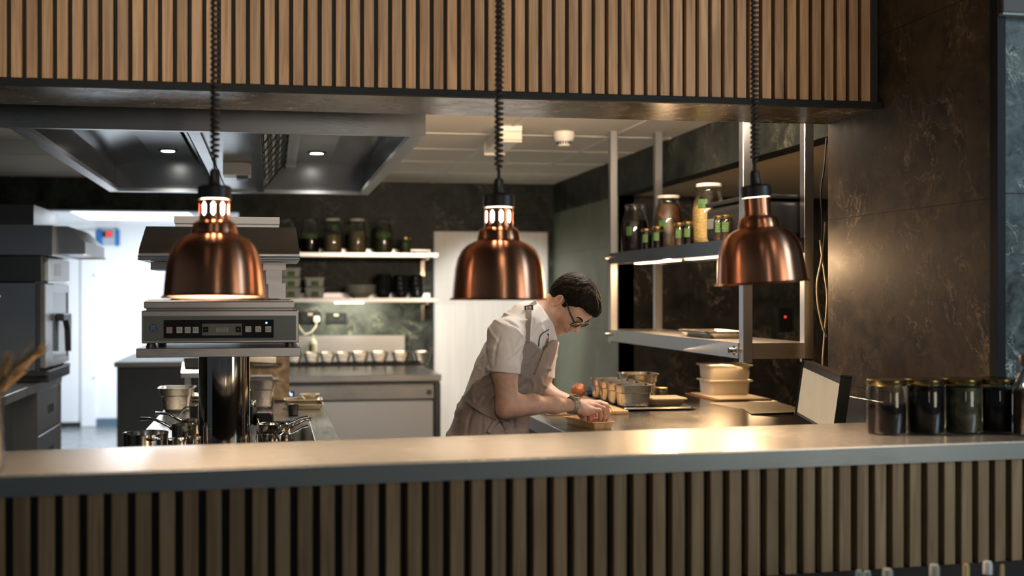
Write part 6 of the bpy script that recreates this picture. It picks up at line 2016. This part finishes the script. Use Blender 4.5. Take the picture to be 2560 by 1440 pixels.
nt.links.new(ramp(nt, n1.outputs[0], [(0.3, (0.25, 0.208, 0.195)), (0.7, (0.275, 0.230, 0.215))]), b.inputs['Base Color'])
b.inputs['Roughness'].default_value = 0.8
n2 = nd(nt, 'ShaderNodeTexNoise', i_Scale=22.0, i_Detail=4.0)
nt.links.new(coords(nt), n2.inputs['Vector'])
bp = nd(nt, 'ShaderNodeBump', i_Strength=0.3, i_Distance=0.006)
nt.links.new(n2.outputs[0], bp.inputs['Height']); nt.links.new(bp.outputs[0], b.inputs['Normal'])
APR = MAT['apron_cloth']
apron = field_obj('apron', A_, APR, CHEF)


def both(px, py, off):
    p, q = S.hit(px, py, 0), A_.hit(px, py, 0)
    w = p if p[1] < q[1] else q
    dd = w[1] - D0 - off
    return Lc(px, py, dd)


def ribbon(name, pts, width, th, mat, off=0.0045, parent=None):
    P = [both(px, py, off) for px, py in pts]
    fine = []
    for i in range(len(P) - 1):
        q0, q1, q2, q3 = P[max(i - 1, 0)], P[i], P[i + 1], P[min(i + 2, len(P) - 1)]
        for k in range(5):
            t = k / 5
            fine.append(0.5 * ((2 * q1) + (q2 - q0) * t + (2 * q0 - 5 * q1 + 4 * q2 - q3) * t * t + (3 * q1 - q0 - 3 * q2 + q3) * t ** 3))
    fine.append(P[-1])
    W_ = [Vector(to_world(p)[0]) for p in fine]
    rings = []
    for i, p in enumerate(W_):
        tg = (W_[min(i + 1, len(W_) - 1)] - W_[max(i - 1, 0)]).normalized()
        view = (p - Vector((0, 0, EYE))).normalized()
        side = tg.cross(view).normalized()
        nn = side.cross(tg).normalized()
        rings.append([p + side * width / 2 + nn * th / 2, p - side * width / 2 + nn * th / 2, p - side * width / 2 - nn * th / 2, p + side * width / 2 - nn * th / 2])
    return obj(name, MB().loft(rings), mat, parent or CHEF, 50)


ribbon('neck_strap', [(1318, 856), (1319, 835), (1320, 812), (1322, 790), (1323, 772), (1331, 763), (1341, 758)], 0.019, 0.003, APR)
c = both(1322, 770, 0.0085)
cw = Vector(to_world(c)[0])
bk = MB()
Rr = RT
for dx, dz, wx, wz in ((-0.0125, 0, 0.003, 0.0095), (0.0125, 0, 0.003, 0.0095), (0, 0.008, 0.0125, 0.0022), (0, -0.008, 0.0125, 0.0022)):
    bk.obox(cw + RT * dx + Vector((0, 0, dz + dx * 0.12)), (wx, 0.002, wz), (Vector((RT.x, RT.y, 0.12)).normalized(), FW, Vector((-0.1 * RT.x, -0.1 * RT.y, 1)).normalized()), 0.001)
obj('strap_buckle', bk, BLACK, CHEF)
ribbon('waist_tie', [(1163, 996), (1178, 1008), (1195, 1020), (1213, 1031), (1232, 1040), (1250, 1047)], 0.016, 0.004, APR)
ribbon('tie_end', [(1252, 1048), (1243, 1052), (1234, 1061), (1228, 1071), (1222, 1082)], 0.013, 0.003, APR, 0.009)
ribbon('tie_end', [(1258, 1050), (1262, 1060), (1266, 1072), (1269, 1084)], 0.013, 0.003, APR, 0.009)
ribbon('tie_loop', [(1254, 1048), (1263, 1045), (1271, 1049), (1268, 1056), (1257, 1052)], 0.010, 0.003, APR, 0.011)
kc_ = both(1255, 1049, 0.012)
obj('tie_knot', MB().sphere(Vector(to_world(kc_)[0]), 0.009, 12), APR, CHEF)
ribbon('far_strap', [(1366, 868), (1369, 850), (1370, 836)], 0.008, 0.002, plain('leather', (0.22, 0.11, 0.045), 0.55), 0.005)
ribbon('bib_edge_trim', [(1362, 866), (1356, 884), (1349, 902), (1342, 920), (1335, 937)], 0.0045, 0.002, MAT['leather'], 0.003)
ribbon('pen', [(1366, 863), (1361, 872)], 0.006, 0.005, BLACK, 0.009)
sb = both(1370, 836, 0.009)
obj('strap_stud', MB().sphere(Vector(to_world(sb)[0]), 0.0035, 10), BLACK, CHEF)
ribbon('shirt_placket', [(1372, 824), (1360, 831), (1351, 840), (1348, 852), (1347, 866)], 0.004, 0.002, plain('navy_piping', (0.03, 0.045, 0.075), 0.7), 0.004)

# glasses
gm = MB()
for s in (1, -1):
    ring = []
    for i in range(28):
        a = 2 * pi * i / 28
        ca, sa = cos(a), sin(a)
        ex_, ez_ = 26 * (abs(ca) ** 0.5) * (1 if ca > 0 else -1), 17 * (abs(sa) ** 0.5) * (1 if sa > 0 else -1)
        ring.append(Vector(to_world(Hd(s * (34 + ex_), 106 - 0.10 * (ex_ + 26) + 0.20 * ez_, 7 + ez_))[0]))
    ring += [ring[0], ring[1]]
    gm.tube(ring, 0.0022, 8, False)
    gm.tube([Vector(to_world(Hd(s * 59, 103, 17))[0]), Vector(to_world(Hd(s * 69, 97, 19))[0]), Vector(to_world(Hd(s * 74, 60, 24))[0]), Vector(to_world(Hd(s * 77.5, 6, 36))[0]), Vector(to_world(Hd(s * 73, -12, 32))[0]), Vector(to_world(Hd(s * 71, -26, 14))[0])], [0.0030, 0.0038, 0.0034, 0.0030, 0.0026, 0.002], 8)
gm.tube([Vector(to_world(Hd(a_, 108.5 - 0.004 * a_ * a_, 14))[0]) for a_ in (-9, -4, 0, 4, 9)], 0.0016, 8)
gl = obj('glasses', gm, BLACK, CHEF, 60)
for s in (1, -1):
    pts = []
    for i in range(24):
        a = 2 * pi * i / 24
        ca, sa = cos(a), sin(a)
        ex_, ez_ = 25.5 * (abs(ca) ** 0.5) * (1 if ca > 0 else -1), 16.5 * (abs(sa) ** 0.5) * (1 if sa > 0 else -1)
        pts.append((s * (34 + ex_), 106 - 0.10 * (ex_ + 26) + 0.20 * ez_, 7 + ez_))
    lm = MB()
    lm.loft([[Vector(to_world(Hd(a_, f_ + o_, u_))[0]) for a_, f_, u_ in pts] for o_ in (0.4, -0.4)])
    obj('lens', lm, GLASSD, gl, 30)

# wrist watch on the right wrist
wa, wb = Lc(1385, 1013, -0.085), Lc(1434, 1013.5, -0.033)
wd = unit(wb - wa)
wc = Lc(1432, 1013.5, -0.036)
e1 = unit(np.array((0, 0, 1.0)) - wd * wd[2])
e2 = np.cross(wd, e1)
wm = MB()
rings = []
for k in range(33):
    a = 2 * pi * k / 32
    rr_ = 0.0300
    cdir = e1 * cos(a) + e2 * sin(a)
    hw = 0.0130 + 0.0008 * cos(k * pi)
    base = wc + cdir * rr_
    rings.append([Vector(to_world(base + wd * hw)[0]), Vector(to_world(base + wd * hw + cdir * 0.003)[0]), Vector(to_world(base - wd * hw + cdir * 0.003)[0]), Vector(to_world(base - wd * hw)[0])])
wm.loft(rings, False, False)
watch = obj('watch', wm, steel('watch_steel', (0.80, 0.76, 0.68), 0.36, (40, 40, 40), 0.05, 0.0), CHEF, 20)
top = unit(e1 * 0.93 - np.array((0, 1.0, 0)) * 0.35)
top = unit(top - wd * (top @ wd))
sd_ = np.cross(wd, top)
cm_ = MB().obox(Vector(to_world(wc + top * 0.0335)[0]), (0.013, 0.013, 0.004), [Vector(to_world(v)[0]) for v in (wd, sd_, top)], 0.003)
obj('watch_case', cm_, MAT['watch_steel'], watch)
obj('watch_dial', MB().obox(Vector(to_world(wc + top * 0.0378)[0]), (0.0105, 0.0105, 0.0006), [Vector(to_world(v)[0]) for v in (wd, sd_, top)]), plain('watch_face', (0.03, 0.03, 0.02), 0.2), watch)

# trousers and shoes, hidden by the counters from here
tr = MB()
hp = Vector(to_world(Lc(1218, 1100, 0.0))[0])
for s, dx in ((1, 0.02), (-1, -0.04)):
    sv = Vector(to_world(ll)[0]) * 0.095 * s
    fv = Vector(to_world(yy)[0])
    tr.tube([hp + sv + Vector((0, 0, -0.05)), hp + sv * 0.95 + fv * (dx + 0.01) + Vector((0, 0, -0.42)), Vector((hp.x, hp.y, 0.05)) + sv * 0.95 + fv * dx], [0.085, 0.062, 0.055], 16)
obj('trousers', tr, plain('black_trousers', (0.015, 0.015, 0.017), 0.9), CHEF, 60)
for s, dx in ((1, 0.02), (-1, -0.04)):
    sv = Vector(to_world(ll)[0]) * 0.09 * s
    fv = Vector(to_world(yy)[0])
    c0 = Vector((hp.x, hp.y, 0.0)) + sv + fv * (dx + 0.06)
    obj('shoe', MB().obox(c0 + Vector((0, 0, 0.045)), (0.135, 0.048, 0.043), (fv, Vector((-fv.y, fv.x, 0)), Vector((0, 0, 1))), 0.03), BLACK, CHEF)
